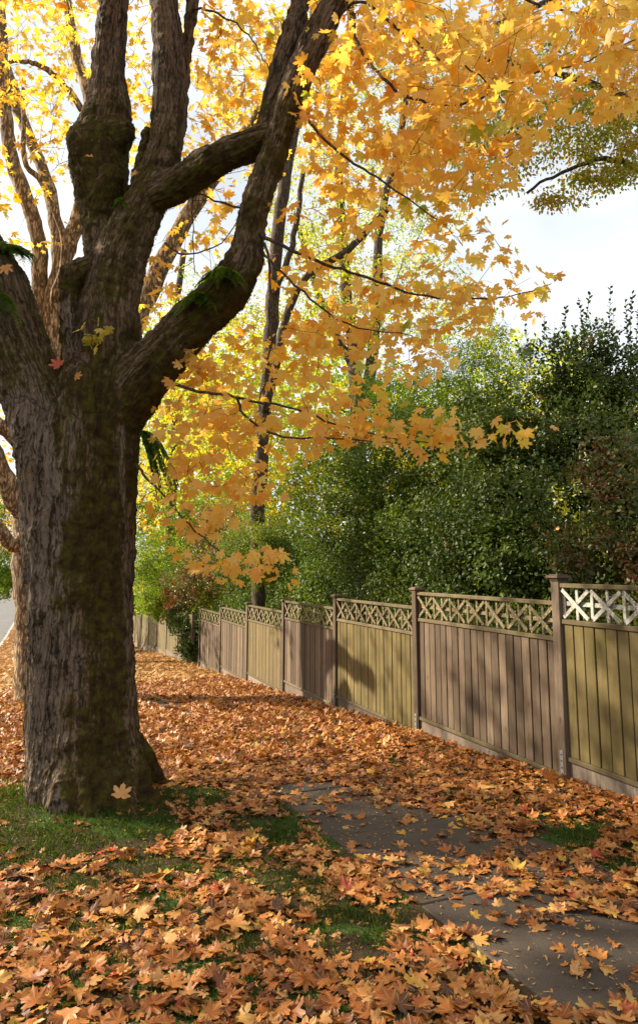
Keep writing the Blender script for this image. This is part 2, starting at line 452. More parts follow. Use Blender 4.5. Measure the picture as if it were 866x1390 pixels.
def ground_mat():
    m, n, l, out = newmat('verge_soil')
    g = n.new('ShaderNodeNewGeometry'); v = g.outputs['Position']
    a = tex(n, l, v, 1.3, 5); b_ = tex(n, l, v, 40, 4, 0.7)
    vo = tex(n, l, v, 9, kind='vor')
    soil = ramp(n, [(0.3, (0.035, 0.022, 0.012)), (0.7, (0.09, 0.05, 0.025))]); l.new(b_.outputs['Fac'], soil.inputs['Fac'])
    gr = ramp(n, [(0.3, (0.03, 0.06, 0.01)), (0.7, (0.07, 0.12, 0.02))]); l.new(b_.outputs['Fac'], gr.inputs['Fac'])
    c = mixc(n, l, mathn(n, l, 'GREATER_THAN', a.outputs['Fac'], 0.50), soil.outputs['Color'], gr.outputs['Color'])
    # far away the litter lies unbroken
    lv = ramp(n, [(0.0, (0.16, 0.05, 0.015)), (0.35, (0.33, 0.12, 0.03)), (0.7, (0.46, 0.21, 0.055)), (1.0, (0.55, 0.32, 0.10))])
    l.new(vo.outputs['Color'], lv.inputs['Fac'])
    sp = n.new('ShaderNodeSeparateXYZ'); l.new(v, sp.inputs[0])
    far = mathn(n, l, 'MINIMUM', mathn(n, l, 'MAXIMUM', mathn(n, l, 'MULTIPLY', mathn(n, l, 'SUBTRACT', sp.outputs[1], 9.0), 0.14), 0.0), 0.9)
    ds = n.new('ShaderNodeVectorMath'); ds.operation = 'DOT_PRODUCT'; l.new(v, ds.inputs[0]); ds.inputs[1].default_value = (float(NX[0]), float(NX[1]), 0)
    inside = mathn(n, l, 'LESS_THAN', mathn(n, l, 'ABSOLUTE', mathn(n, l, 'SUBTRACT', ds.outputs['Value'], 1.15)), 3.45)
    c = mixc(n, l, mathn(n, l, 'MULTIPLY', far, inside), c, lv.outputs['Color'])
    b = n.new('ShaderNodeBsdfPrincipled'); b.inputs['Roughness'].default_value = 0.9; b.inputs['Specular IOR Level'].default_value = 0.2
    l.new(c, b.inputs['Base Color'])
    bp = n.new('ShaderNodeBump'); bp.inputs['Distance'].default_value = 0.03; l.new(b_.outputs['Fac'], bp.inputs['Height']); l.new(bp.outputs[0], b.inputs['Normal'])
    l.new(b.outputs[0], out.inputs['Surface'])
    return m

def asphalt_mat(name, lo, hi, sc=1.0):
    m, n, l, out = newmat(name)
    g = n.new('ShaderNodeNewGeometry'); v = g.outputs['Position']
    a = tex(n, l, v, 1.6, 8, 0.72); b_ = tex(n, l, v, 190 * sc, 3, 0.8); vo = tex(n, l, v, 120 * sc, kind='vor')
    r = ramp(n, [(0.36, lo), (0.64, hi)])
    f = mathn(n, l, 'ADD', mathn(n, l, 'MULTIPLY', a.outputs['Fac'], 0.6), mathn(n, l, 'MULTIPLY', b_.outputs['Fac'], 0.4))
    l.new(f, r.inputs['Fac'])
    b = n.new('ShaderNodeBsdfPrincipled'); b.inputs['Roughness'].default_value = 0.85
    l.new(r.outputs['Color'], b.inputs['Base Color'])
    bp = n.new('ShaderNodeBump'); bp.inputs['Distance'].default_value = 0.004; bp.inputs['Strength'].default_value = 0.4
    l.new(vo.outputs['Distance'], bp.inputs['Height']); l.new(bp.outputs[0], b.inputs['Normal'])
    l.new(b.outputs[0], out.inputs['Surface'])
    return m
M['ground'] = ground_mat()
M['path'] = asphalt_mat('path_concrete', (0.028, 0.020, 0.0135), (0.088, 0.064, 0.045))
M['road'] = asphalt_mat('road_asphalt', (0.09, 0.085, 0.08), (0.17, 0.16, 0.15))
M['kerb'] = asphalt_mat('kerb_concrete', (0.25, 0.24, 0.22), (0.42, 0.40, 0.37))

# ------------------------------------------------------------ the setting
def sheet(name, ss, ts, dz, mat, zf=None):
    S, Tt = np.meshgrid(ss, ts, indexing='ij')
    x, y = ST(S, Tt)
    z = gz(x, y) if zf is None else zf(S, Tt, x, y)
    V = np.stack([x, y, z + dz], -1).reshape(-1, 3)
    a, b = len(ss), len(ts)
    i = np.arange(a - 1)[:, None] * b + np.arange(b - 1)[None]
    F = np.stack([i, i + b, i + b + 1, i + 1], -1).reshape(-1, 4)
    return tag(mesh(name, V, [F], mat), kind='structure')

def ts_(a, b):
    r = [a]
    while r[-1] < b:
        r.append(r[-1] + max(0.12, abs(r[-1]) * 0.02))
    r[-1] = b
    return np.array(r)
ground_s = np.concatenate([[-900, -300, -120, -60, -40, -20, -14, -12.0, -11.95], np.linspace(-11.9, -2.4, 6), [-2.35, -2.3], np.arange(-2.2, 8, 0.12), [9, 12, 20, 40, 120, 300, 900]])
ground_t = np.concatenate([[-60, -20, -8, -4], ts_(-2, 60), [70, 90, 140, 300, 1500]])
def gzf(S, Tt, x, y):
    return gz(x, y) + 0.0 * S - 0.02 * ((S < -2.32) & (S > -12))
sheet('ground', ground_s, ground_t, 0, M['ground'], gzf)
# road along the verge and its kerb
sheet('road', np.linspace(-12, -2.45, 12), np.concatenate([[-20, -5], ts_(0.5, 60), [80, 120, 200]]), 0.03, M['road'])
def kerb():
    tt = ts_(-10, 70)
    prof = [(-2.45, -0.14), (-2.45, 0.0), (-2.43, 0.02), (-2.28, 0.02), (-2.26, -0.03)]
    V = []
    for t in tt:
        for s, dz in prof:
            x, y = ST(s, t); V.append((x, y, float(slope_z(t)) + dz))
    n, k = len(tt), len(prof)
    F = [(i * k + j, i * k + j + 1, (i + 1) * k + j + 1, (i + 1) * k + j) for i in range(n - 1) for j in range(k - 1)]
    tag(mesh('kerb', V, [np.array(F)], M['kerb'], flat=True), kind='structure')
kerb()
# pavement: slabs with joints, a little uneven
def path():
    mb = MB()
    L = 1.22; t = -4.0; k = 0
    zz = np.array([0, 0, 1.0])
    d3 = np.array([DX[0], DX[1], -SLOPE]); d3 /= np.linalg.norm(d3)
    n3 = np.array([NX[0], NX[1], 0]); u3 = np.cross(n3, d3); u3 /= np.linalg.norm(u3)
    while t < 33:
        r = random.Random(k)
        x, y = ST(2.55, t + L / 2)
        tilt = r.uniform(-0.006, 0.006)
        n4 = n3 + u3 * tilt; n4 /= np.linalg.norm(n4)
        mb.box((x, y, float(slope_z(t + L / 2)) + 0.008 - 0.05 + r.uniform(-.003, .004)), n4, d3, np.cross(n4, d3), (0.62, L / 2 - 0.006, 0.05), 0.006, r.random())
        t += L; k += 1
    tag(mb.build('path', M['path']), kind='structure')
path()
print('setting', time.time() - T_0)

# ------------------------------------------------------------ leaves
def rot_frames(n, axis_y, up):
    """frames with column 1 = leaf direction, column 2 = leaf normal"""
    y = axis_y / np.linalg.norm(axis_y, axis=1, keepdims=True)
    x = np.cross(y, up); x /= np.linalg.norm(x, axis=1, keepdims=True) + 1e-9
    z = np.cross(x, y)
    return np.stack([x, y, z], 2)      # columns

_half = [(0, 1.0), (6, .84), (13, .84), (18, .68), (25, .48), (32, .66), (37, .86), (46, .97), (52, .80), (59, .80), (64, .62), (72, .45), (80, .58), (88, .72), (97, .74), (105, .56), (118, .47), (140, .40), (162, .24)]
def maple_outline(detail):
    if detail == 2: h = _half
    elif detail == 1: h = [(0, 1.0), (14, .72), (24, .40), (36, .74), (46, .97), (60, .64), (71, .38), (92, .70), (115, .40), (155, .25)]
    else: h = [(0, 1.0), (24, .42), (46, .95), (71, .40), (93, .68), (150, .28)]
    pts = [(math.sin(R(a)) * r, math.cos(R(a)) * r) for a, r in h]
    pts += [(0.0, -0.16)] + [(-x, y) for x, y in pts[1:][::-1]]
    return np.array(pts)
OUT2, OUT1, OUT0 = maple_outline(2), maple_outline(1), maple_outline(0)
OVAL = np.array([(0, 1.0), (.20, .78), (.30, .45), (.22, .12), (0, -.05), (-.22, .12), (-.30, .45), (-.20, .78)])
DIAM = np.array([(0, 1.0), (.32, .45), (0, 0), (-.32, .45)])

def leaves(name, pos, fr, size, hue, outline, mat, parent=None, curl=0.15, droop=0.2, wav=0.0, rings=1, luv=False, seed=1, origin=None, kind=None, fold=0.0):
    rg = np.random.default_rng(seed)
    N = len(pos); k = len(outline)
    ol = outline
    T = [np.zeros((1, 2))]
    for q in range(rings): T.append(ol * (q + 1) / rings)
    T = np.concatenate(T)
    m = len(T)
    L = np.zeros((N, m, 3))
    asp = 1 + rg.uniform(-.12, .12, (N, 1))
    L[:, :, 0] = T[:, 0] * asp; L[:, :, 1] = T[:, 1]
    r2 = (T ** 2).sum(1)
    c = curl * rg.normal(0.4, 1.0, (N, 1)); d = droop * rg.normal(1, .5, (N, 1)); f = fold * rg.uniform(0, 1, (N, 1))
    L[:, :, 2] = c * T[:, 0] ** 2 - d * T[:, 1] * np.abs(T[:, 1]) + f * np.abs(T[:, 0])
    if wav:
        th = np.arctan2(T[:, 0], T[:, 1])
        for q in (2, 3, 5):
            L[:, :, 2] += wav * rg.normal(0, 1, (N, 1)) * np.sin(q * th[None] + rg.uniform(0, 6.3, (N, 1))) * r2[None] / math.sqrt(q)
        L[:, :, 2] += wav * .35 * rg.normal(0, 1, (N, m)) * r2[None]
        # rolled edges pull the outline in
        L[:, :, :2] *= (1 - 0.35 * np.minimum(1, np.abs(L[:, :, 2:3])))
    L *= np.asarray(size).reshape(-1, 1, 1)
    V = np.einsum('nij,nmj->nmi', fr, L) + np.asarray(pos)[:, None, :]
    F = []
    a = np.arange(k); b = (a + 1) % k
    F3 = np.stack([np.zeros(k, int), 1 + b, 1 + a], 1)
    base = np.arange(N)[:, None, None] * m
    faces = [(F3[None] + base).reshape(-1, 3)]
    for q in range(1, rings):
        o1, o2 = 1 + (q - 1) * k, 1 + q * k
        F4 = np.stack([o1 + a, o1 + b, o2 + b, o2 + a], 1)
        faces.append((F4[None] + base).reshape(-1, 4))
    at = {'hue': np.repeat(np.asarray(hue), m)}
    if luv:
        lu = np.zeros((N, m, 3)); lu[:, :, :2] = T; at['luv'] = lu.reshape(-1, 3)
    o = mesh(name, V.reshape(-1, 3), faces, mat, parent, at, origin=origin)
    if kind: o['kind'] = kind
    return o

# ------------------------------------------------------------ tubes
def resample(pts, n):
    """Catmull-Rom through rows of pts (any number of columns)"""
    p = np.asarray(pts, float)
    if len(p) == 2: 
        t = np.linspace(0, 1, n)[:, None]; return p[0] * (1 - t) + p[1] * t
    q = np.concatenate([[2 * p[0] - p[1]], p, [2 * p[-1] - p[-2]]])
    out = []
    for i in range(len(p) - 1):
        a, b, c, d = q[i], q[i + 1], q[i + 2], q[i + 3]
        for t in np.linspace(0, 1, n, endpoint=False):
            out.append(0.5 * ((2 * b) + (-a + c) * t + (2 * a - 5 * b + 4 * c - d) * t * t + (-a + 3 * b - 3 * c + d) * t ** 3))
    out.append(p[-1])
    return np.array(out)

def tube_data(C, rad, k=8, bump=0.0, seed=0):
    C = np.asarray(C, float); n = len(C)
    t = np.gradient(C, axis=0); t /= np.linalg.norm(t, axis=1, keepdims=True) + 1e-9
    u = np.cross(t[0], (0.3, 0.2, 1.0)); 
    if np.linalg.norm(u) < 1e-3: u = np.cross(t[0], (1.0, 0, 0))
    us = []
    for i in range(n):
        u = u - t[i] * np.dot(u, t[i]); u /= np.linalg.norm(u) + 1e-9; us.append(u)
    us = np.array(us); w = np.cross(t, us)
    a = np.arange(k) / k * 2 * math.pi
    D = us[:, None] * np.cos(a)[None, :, None] + w[:, None] * np.sin(a)[None, :, None]
    rr = np.asarray(rad)[:, None] * np.ones((1, k))
    if bump:
        rr = rr * (1 + bump * fbm(np.stack([D[..., 0] * 2 + C[:, None, 0] * 3, D[..., 1] * 2, C[:, None, 2] * 3 + D[..., 2]], -1), 2, seed))
    V = (C[:, None] + D * rr[..., None]).reshape(-1, 3)
    i = np.arange(n - 1)[:, None] * k; j = np.arange(k)[None]; j2 = (j + 1) % k
    F = np.stack([i + j, i + j2, i + k + j2, i + k + j], -1).reshape(-1, 4)
    V = np.concatenate([V, C[-1:], C[:1]])
    e = np.arange(k)
    cap = np.stack([(n - 1) * k + e, (n - 1) * k + (e + 1) % k, np.full(k, n * k)], 1)
    cap2 = np.stack([(e + 1) % k, e, np.full(k, n * k + 1)], 1)
    return V, F, np.concatenate([cap, cap2])

class Tubes:
    def __init__(s): s.V = []; s.Q = []; s.T = []; s.n = 0
    def add(s, C, rad, k=6, bump=0.0, seed=0):
        V, Q, T = tube_data(C, rad, k, bump, seed)
        s.V.append(V); s.Q.append(Q + s.n); s.T.append(T + s.n); s.n += len(V)
    def build(s, name, mat, parent=None):
        return mesh(name, np.concatenate(s.V), [np.concatenate(s.Q), np.concatenate(s.T)], mat, parent)

def grow(nodes, targets, tubes, r_tip=0.0022, r_max=0.012, seed=0, k=4, sag=0.06, step=0.22):
    """joins every target to the nearest wood, nearest first, so that twigs branch from twigs; returns end directions"""
    rg = np.random.default_rng(seed)
    nodes = np.asarray(nodes, float); targets = np.asarray(targets, float)
    d0 = np.array([np.min(((nodes - t) ** 2).sum(1)) for t in targets])
    order = np.argsort(d0)
    cap = np.zeros((len(nodes) + len(targets) * 14, 3)); cap[:len(nodes)] = nodes; n = len(nodes)
    dirs = np.zeros_like(targets)
    for i in order:
        t = targets[i]
        dd = ((cap[:n] - t) ** 2).sum(1)
        j = int(np.argmin(dd)); a = cap[j]; L = math.sqrt(dd[j])
        if L < 0.02: dirs[i] = (0, 0, -1); continue
        m = max(3, min(12, int(L / step) + 2))
        s = np.linspace(0, 1, m)[:, None]
        C = a * (1 - s) + t * s
        C = C + np.array([0, 0, 1.0]) * (np.sin(s * math.pi) * L * sag * rg.uniform(-.5, 2.0)) + rg.normal(0, L * 0.03, (1, 3)) * np.sin(s * math.pi)
        C[1:-1] += rg.normal(0, L * 0.012, (m - 2, 3))
        r0 = min(r_max, r_tip + 0.005 * L)
        tubes.add(C, np.linspace(r0, r_tip, m), k)
        dirs[i] = C[-1] - C[-2]
        cap[n:n + m - 1] = C[1:]; n += m - 1
    dirs /= np.linalg.norm(dirs, axis=1, keepdims=True) + 1e-9
    return dirs

def maple_leaf_set(targets, dirs, per, size, seed, spread=0.22, flatness=0.8):
    """leaves round each twig end, drooping, blades near level"""
    rg = np.random.default_rng(seed)
    n = len(targets)
    idx = np.repeat(np.arange(n), per)
    N = len(idx)
    off = rg.normal(0, 1, (N, 3)); off /= np.linalg.norm(off, axis=1, keepdims=True)
    off[:, 2] = off[:, 2] * 0.45 - 0.12
    pos = targets[idx] + off * (spread * rg.uniform(0.25, 1.0, (N, 1)))
    y = off * np.array([1, 1, 0.4]) + rg.normal(0, .35, (N, 3)) + np.array([0, 0, -0.55])
    up = rg.normal(0, 1 - flatness, (N, 3)) * 1.6 + np.array([0, 0, 1.0])
    fr = rot_frames(N, y, up)
    sz = size * rg.uniform(0.6, 1.25, N)
    return pos, fr, sz, idx
print('helpers', time.time() - T_0)

# ------------------------------------------------------------ the old maple: trunk as one blended solid
def px_chain(rows):
    """rows (u, v, r_px, Y) -> (x, y, z, r)"""
    a = np.array(rows, float)
    p = P(a[:, 0], a[:, 1], a[:, 3])
    return np.concatenate([p, (a[:, 2] * a[:, 3] / 905)[:, None]], 1)

TB = G(122, 1090)
Y0 = 5.75
print('trunk base', TB)
chains_px = {
 'left':  [(88, 1130, 44, 5.72), (84, 1050, 43, 5.72), (82, 980, 40, 5.72), (82, 900, 40, 5.72), (80, 800, 41, 5.72), (76, 700, 43, 5.7), (70, 620, 44, 5.68), (50, 545, 44, 5.65), (27, 485, 45, 5.6), (8, 430, 45, 5.55), (-6, 385, 42, 5.5), (-40, 325, 38, 5.5), (-80, 250, 34, 5.4), (-100, 120, 30, 5.3), (-105, -60, 25, 5.2), (-90, -260, 20, 5.1)],
 'right': [(150, 1130, 56, 5.8), (142, 1060, 50, 5.8), (138, 1000, 47, 5.8), (135, 900, 46, 5.8), (133, 800, 45, 5.8), (136, 700, 46, 5.8), (139, 620, 49, 5.8), (143, 550, 48, 5.8), (148, 480, 46, 5.78), (150, 420, 43, 5.76), (158, 370, 40, 5.74), (175, 320, 35, 5.72), (203, 265, 30, 5.7), (224, 200, 26, 5.7), (232, 130, 26.5, 5.7), (229, 60, 24, 5.7), (223, 0, 21, 5.7), (220, -90, 18, 5.7), (214, -240, 14, 5.75)],
 'front': [(108, 1120, 38, 5.62), (107, 1000, 34, 5.62), (107, 850, 33, 5.64), (108, 700, 36, 5.62), (108, 600, 38, 5.62), (115, 520, 34, 5.66)],
 'mossy': [(150, 420, 34, 5.82), (146, 350, 36, 5.9), (143, 300, 36, 5.93), (137, 250, 42, 5.95), (135, 210, 45, 5.95), (143, 178, 40, 5.97), (148, 145, 32, 5.98), (147, 100, 26, 5.98), (151, 50, 24, 5.98), (155, 0, 22, 5.98), (158, -100, 19, 5.98), (165, -240, 14, 6.0)],
 'knob': [(150, 190, 30, 5.9), (170, 178, 17, 5.82)],
 'knob_b': [(130, 230, 24, 5.85), (108, 190, 20, 5.80)],
 'knob_c': [(140, 280, 20, 5.80), (150, 240, 20, 5.72)],
 'knob_f': [(40, 560, 26, 5.5), (30, 590, 16, 5.45)],
 'stub': [(97, 520, 15, 5.68), (96, 430, 15, 5.68), (97, 385, 17, 5.68), (98, 374, 18, 5.68)],
 'stub_top': [(96, 376, 15, 5.72), (130, 366, 26, 5.76)],
 'stub2': [(185, 260, 14, 5.85), (198, 205, 11, 5.85), (202, 180, 8, 5.85)],
 'fork':  [(168, 555, 40, 5.75), (196, 508, 38, 5.68), (238, 462, 35, 5.6), (275, 425, 34, 5.5), (308, 395, 33, 5.42), (332, 358, 27, 5.36), (341, 305, 22, 5.32), (356, 250, 22.5, 5.3), (372, 205, 22, 5.3), (383, 165, 22, 5.3), (405, 105, 23, 5.28), (431, 50, 22.5, 5.25), (455, 0, 19, 5.2), (490, -90, 16, 5.1), (520, -240, 12, 5.0)],
 'fork2': [(358, 215, 14, 5.36), (366, 165, 20, 5.38), (378, 110, 19, 5.4), (392, 60, 18, 5.42), (409, 0, 16, 5.45), (430, -100, 13, 5.5), (450, -260, 9, 5.5)],
 'graft': [(222, 262, 26, 5.62), (252, 243, 25, 5.55), (292, 217, 24, 5.45), (330, 200, 23, 5.38), (364, 185, 20, 5.33)],
 'shoot': [(246, 160, 9, 5.85), (252, 80, 9, 5.88), (262, 0, 8, 5.9), (266, -90, 6, 5.9), (266, -240, 4, 5.9)],
 'root_a': [(165, 1040, 32, 5.75), (192, 1085, 20, 5.65), (222, 1102, 12, 5.5), (250, 1112, 6, 5.4)],
 'root_b': [(74, 1040, 28, 5.6), (62, 1095, 18, 5.5), (54, 1120, 11, 5.4)],
 'root_c': [(118, 1050, 26, 5.5), (122, 1100, 22, 5.35), (128, 1125, 12, 5.2)],
 'root_d': [(175, 1020, 24, 6.0), (212, 1072, 17, 6.2), (240, 1080, 9, 6.4)],
 'root_e': [(155, 1060, 24, 5.55), (168, 1100, 18, 5.4), (182, 1118, 9, 5.25)],
 'root_f': [(90, 1060, 26, 5.5), (84, 1108, 20, 5.35), (78, 1130, 10, 5.2)],
}
chains = {k: resample(px_chain(v), 3) for k, v in chains_px.items()}
for k in ('fork', 'fork2', 'graft', 'right', 'mossy'):
    c_ = chains[k]; c_[:, 3] *= np.interp(c_[:, 2], [3.3, 4.2], [1.0, 0.92])

def sdf_solid(chains, vox, k_blend):
    allp = np.concatenate(list(chains.values()))
    lo = (allp[:, :3] - allp[:, 3:]).min(0) - 0.15; hi = (allp[:, :3] + allp[:, 3:]).max(0) + 0.15
    dims = np.ceil((hi - lo) / vox).astype(int) + 1
    D = np.full(dims, 0.5, np.float32)
    for name, ch in chains.items():
        for i in range(len(ch) - 1):
            a, b = ch[i, :3], ch[i + 1, :3]; ra, rb = ch[i, 3], ch[i + 1, 3]
            rm = max(ra, rb) + k_blend + 4 * vox
            i0 = np.maximum(((np.minimum(a, b) - rm - lo) / vox).astype(int), 0)
            i1 = np.minimum(((np.maximum(a, b) + rm - lo) / vox).astype(int) + 2, dims)
            if (i1 <= i0).any(): continue
            gx, gy, gz_ = [(lo[q] + np.arange(i0[q], i1[q]) * vox).astype(np.float32) for q in range(3)]
            px_, py_, pz_ = gx[:, None, None] - a[0], gy[None, :, None] - a[1], gz_[None, None, :] - a[2]
            ab = (b - a); L2 = float((ab ** 2).sum()) + 1e-9
            h = np.clip((px_ * ab[0] + py_ * ab[1] + pz_ * ab[2]) / L2, 0, 1)
            d = np.sqrt((px_ - h * ab[0]) ** 2 + (py_ - h * ab[1]) ** 2 + (pz_ - h * ab[2]) ** 2) - (ra + (rb - ra) * h)
            S = D[i0[0]:i1[0], i0[1]:i1[1], i0[2]:i1[2]]
            kk = min(k_blend, 0.8 * min(ra, rb) + 0.01)
            q = np.clip(0.5 + 0.5 * (S - d) / kk, 0, 1)
            # same chain: plain union is smooth already; blend is small there
            D[i0[0]:i1[0], i0[1]:i1[1], i0[2]:i1[2]] = S * (1 - q) + d * q - (kk * 0.45) * q * (1 - q)
    import openvdb as vdb
    g = vdb.FloatGrid(3 * vox)
    g.copyFromArray(np.ascontiguousarray(np.clip(D, -3 * vox, 3 * vox)))
    pts, quads = g.convertToQuads()
    V = np.asarray(pts, float) * vox + lo
    return V, np.asarray(quads)[:, ::-1]

def vnormals(V, Q):
    a, b, c, d = (V[Q[:, i]] for i in range(4))
    n = np.cross(c - a, d - b)
    N = np.zeros_like(V)
    for i in range(4): np.add.at(N, Q[:, i], n)
    return N / (np.linalg.norm(N, axis=1, keepdims=True) + 1e-12)

def bark_coords(V, chains):
    best = np.full(len(V), 1e9); C = np.zeros((len(V), 3))
    ci = 0
    for name, ch in chains.items():
        p = ch[:, :3]; seg = np.diff(p, axis=0); L = np.linalg.norm(seg, axis=1); acc = np.concatenate([[0], np.cumsum(L)])
        t = seg / L[:, None]; u = np.cross(t[0], (0, 1.0, 0.1)); 
        for i in range(len(seg)):
            u = u - t[i] * np.dot(u, t[i]); u /= np.linalg.norm(u); w = np.cross(t[i], u)
            rel = V - p[i]
            h = np.clip(rel @ t[i], 0, L[i])
            e = rel - h[:, None] * t[i]
            d = np.linalg.norm(e, axis=1) - (ch[i, 3] + (ch[i + 1, 3] - ch[i, 3]) * h / L[i])
            m = d < best
            best[m] = d[m]
            C[m] = np.stack([e[m] @ u, e[m] @ w, acc[i] + h[m]], 1) + np.array([ci * 3.1 * 0, 0, ci * 0.0])
        ci += 1
    return C

def sm(x, a, b):
    q = np.clip((x - a) / (b - a), 0, 1); return q * q * (3 - 2 * q)

maple = empty('maple_tree', TB)
tag(maple, 'huge old mossy maple with thick forking limbs and glowing yellow leaves, nearest the camera', 'tree', 'maples along the grass verge')
V, Q = sdf_solid(chains, 0.0115, 0.13)
print('solid', V.shape, time.time() - T_0)
N = vnormals(V, Q)
BC = bark_coords(V, chains)
uu, vv = px(V)
low = sm(vv + 0.25 * (np.abs(uu - 110) - 60), 505, 585)[:, None]
BC1 = BC; low = np.clip(low, 0, 1)
BC = np.where(low + .35 * fbm(V * 6, 3, 77)[:, None] * (low > .02) * (low < .98) > .5, V - TB, BC1)
# moss: burl, upper sides of limbs, right and middle of the trunk
mo = fbm(V * np.array([5, 5, 2.2]), 3, 5)
moss = 0.50 + 0.26 * mo + 0.50 * np.clip(N[:, 2] + .1, 0, 1)
trunkz = sm(vv, 470, 560)
moss += trunkz * (0.30 * sm(uu + 22 * mo, 88, 125) - 0.30 * sm(-uu - 18 * mo, -100, -70) - 0.34 * np.exp(-((uu - 170 - 0.04 * (vv - 700)) / 7) ** 2))
moss += 0.65 * np.exp(-((uu - 130) / 55) ** 2 - ((vv - 235) / 75) ** 2)
moss += 0.40 * np.exp(-((uu - 290) / 60) ** 2 - ((vv - 395) / 50) ** 2) + 0.3 * np.exp(-((uu - 300) / 60) ** 2 - ((vv - 205) / 30) ** 2)
moss += 0.3 * np.exp(-((uu - 100) / 25) ** 2 - ((vv - 385) / 25) ** 2) + 0.25 * np.exp(-((uu - 90) / 90) ** 2 - ((vv - 520) / 45) ** 2)
moss -= 0.40 * np.exp(-((uu - 95) / 13) ** 2 - ((vv - 440) / 38) ** 2)
moss -= 0.35 * sm(-vv, -140, -90) 
moss += 0.28 * sm(vv, 1030, 1085)
moss = np.clip(moss, 0, 1)
ms = sm(moss, 0.42, 0.62)
# relief: long braided plates of bark, fluting, mossy cushions
def relief(bc):
    warp = 0.03 * fbm(bc * np.array([6, 6, 2.5]), 2, 31)
    q = bc + np.stack([warp, -warp, warp * 0], 1)
    r1 = 2 * np.minimum(1, np.abs(noise(q * np.array([17, 17, 1.5]), 7)) * 4.0) - 1
    r2 = 2 * np.minimum(1, np.abs(noise(q * np.array([31, 31, 3.2]), 8)) * 3.5) - 1
    return 0.55 * r1 + 0.45 * r2, fbm(bc * np.array([4.5, 4.5, 1.0]), 3, 12)
ra_, ba_ = relief(BC1); rb_, bb_ = relief(V - TB); lw = low[:, 0]
ridge = ra_ * (1 - lw) + rb_ * lw; big = ba_ * (1 - lw) + bb_ * lw
cav = np.clip(0.5 + 0.5 * ridge, 0, 1)
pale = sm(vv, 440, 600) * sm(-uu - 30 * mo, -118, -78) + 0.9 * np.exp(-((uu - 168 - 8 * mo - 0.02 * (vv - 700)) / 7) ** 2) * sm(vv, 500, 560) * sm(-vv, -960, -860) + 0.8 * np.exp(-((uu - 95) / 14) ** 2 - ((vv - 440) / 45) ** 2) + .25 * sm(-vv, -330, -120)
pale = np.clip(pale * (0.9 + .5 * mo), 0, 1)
sizef = sm(vv, 100, 560) * 0.6 + 0.4
disp = sizef * (0.020 * big + 0.0150 * (ridge) * (1 - 0.5 * ms)) + 0.012 * ms * fbm(V * 22, 3, 14)
base_fl = sm(vv, 1000, 1100)
disp += 0.035 * base_fl * fbm(V * np.array([7, 7, 1.2]), 2, 19) + 0.012 * (1 - sm(vv, 420, 520)) * fbm(V * 9, 3, 23)
V = V + N * disp[:, None]
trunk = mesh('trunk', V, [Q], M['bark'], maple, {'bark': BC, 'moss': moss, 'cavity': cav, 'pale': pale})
# moss fringe: short tufts wherever moss is thick
def moss_fringe():
    rg = np.random.default_rng(3)
    w = np.where((moss > 0.48) & (vv > -20) & (vv < 1110) & (uu > -40) & (uu < 520) & (N[:, 1] < 0.35), moss ** 2, 0)
    idx = rg.choice(len(V), 46000, p=w / w.sum())
    p = V[idx] + rg.normal(0, 0.006, (46000, 3))
    d = N[idx] * rg.uniform(0.3, 1.0, (46000, 1)) + np.array([0, 0, -0.75]) * rg.uniform(0.2, 1.2, (46000, 1)) + rg.normal(0, .35, (46000, 3))
    fr = rot_frames(len(p), d, rg.normal(0, 1, (46000, 3)))
    hue = np.clip(0.35 + 0.35 * fbm(p * 4, 2, 4) + rg.normal(0, .15, 46000) + 0.45 * np.exp(-((uu[idx] - 130) / 60) ** 2 - ((vv[idx] - 240) / 80) ** 2), 0, 1)
    leaves('moss_fringe', p, fr, rg.uniform(0.010, 0.034, 46000), hue, np.array([(0, 1.0), (.13, 0), (-.13, 0)]), M['moss'], maple, 0, 0.2)
moss_fringe()
print('maple trunk', time.time() - T_0)

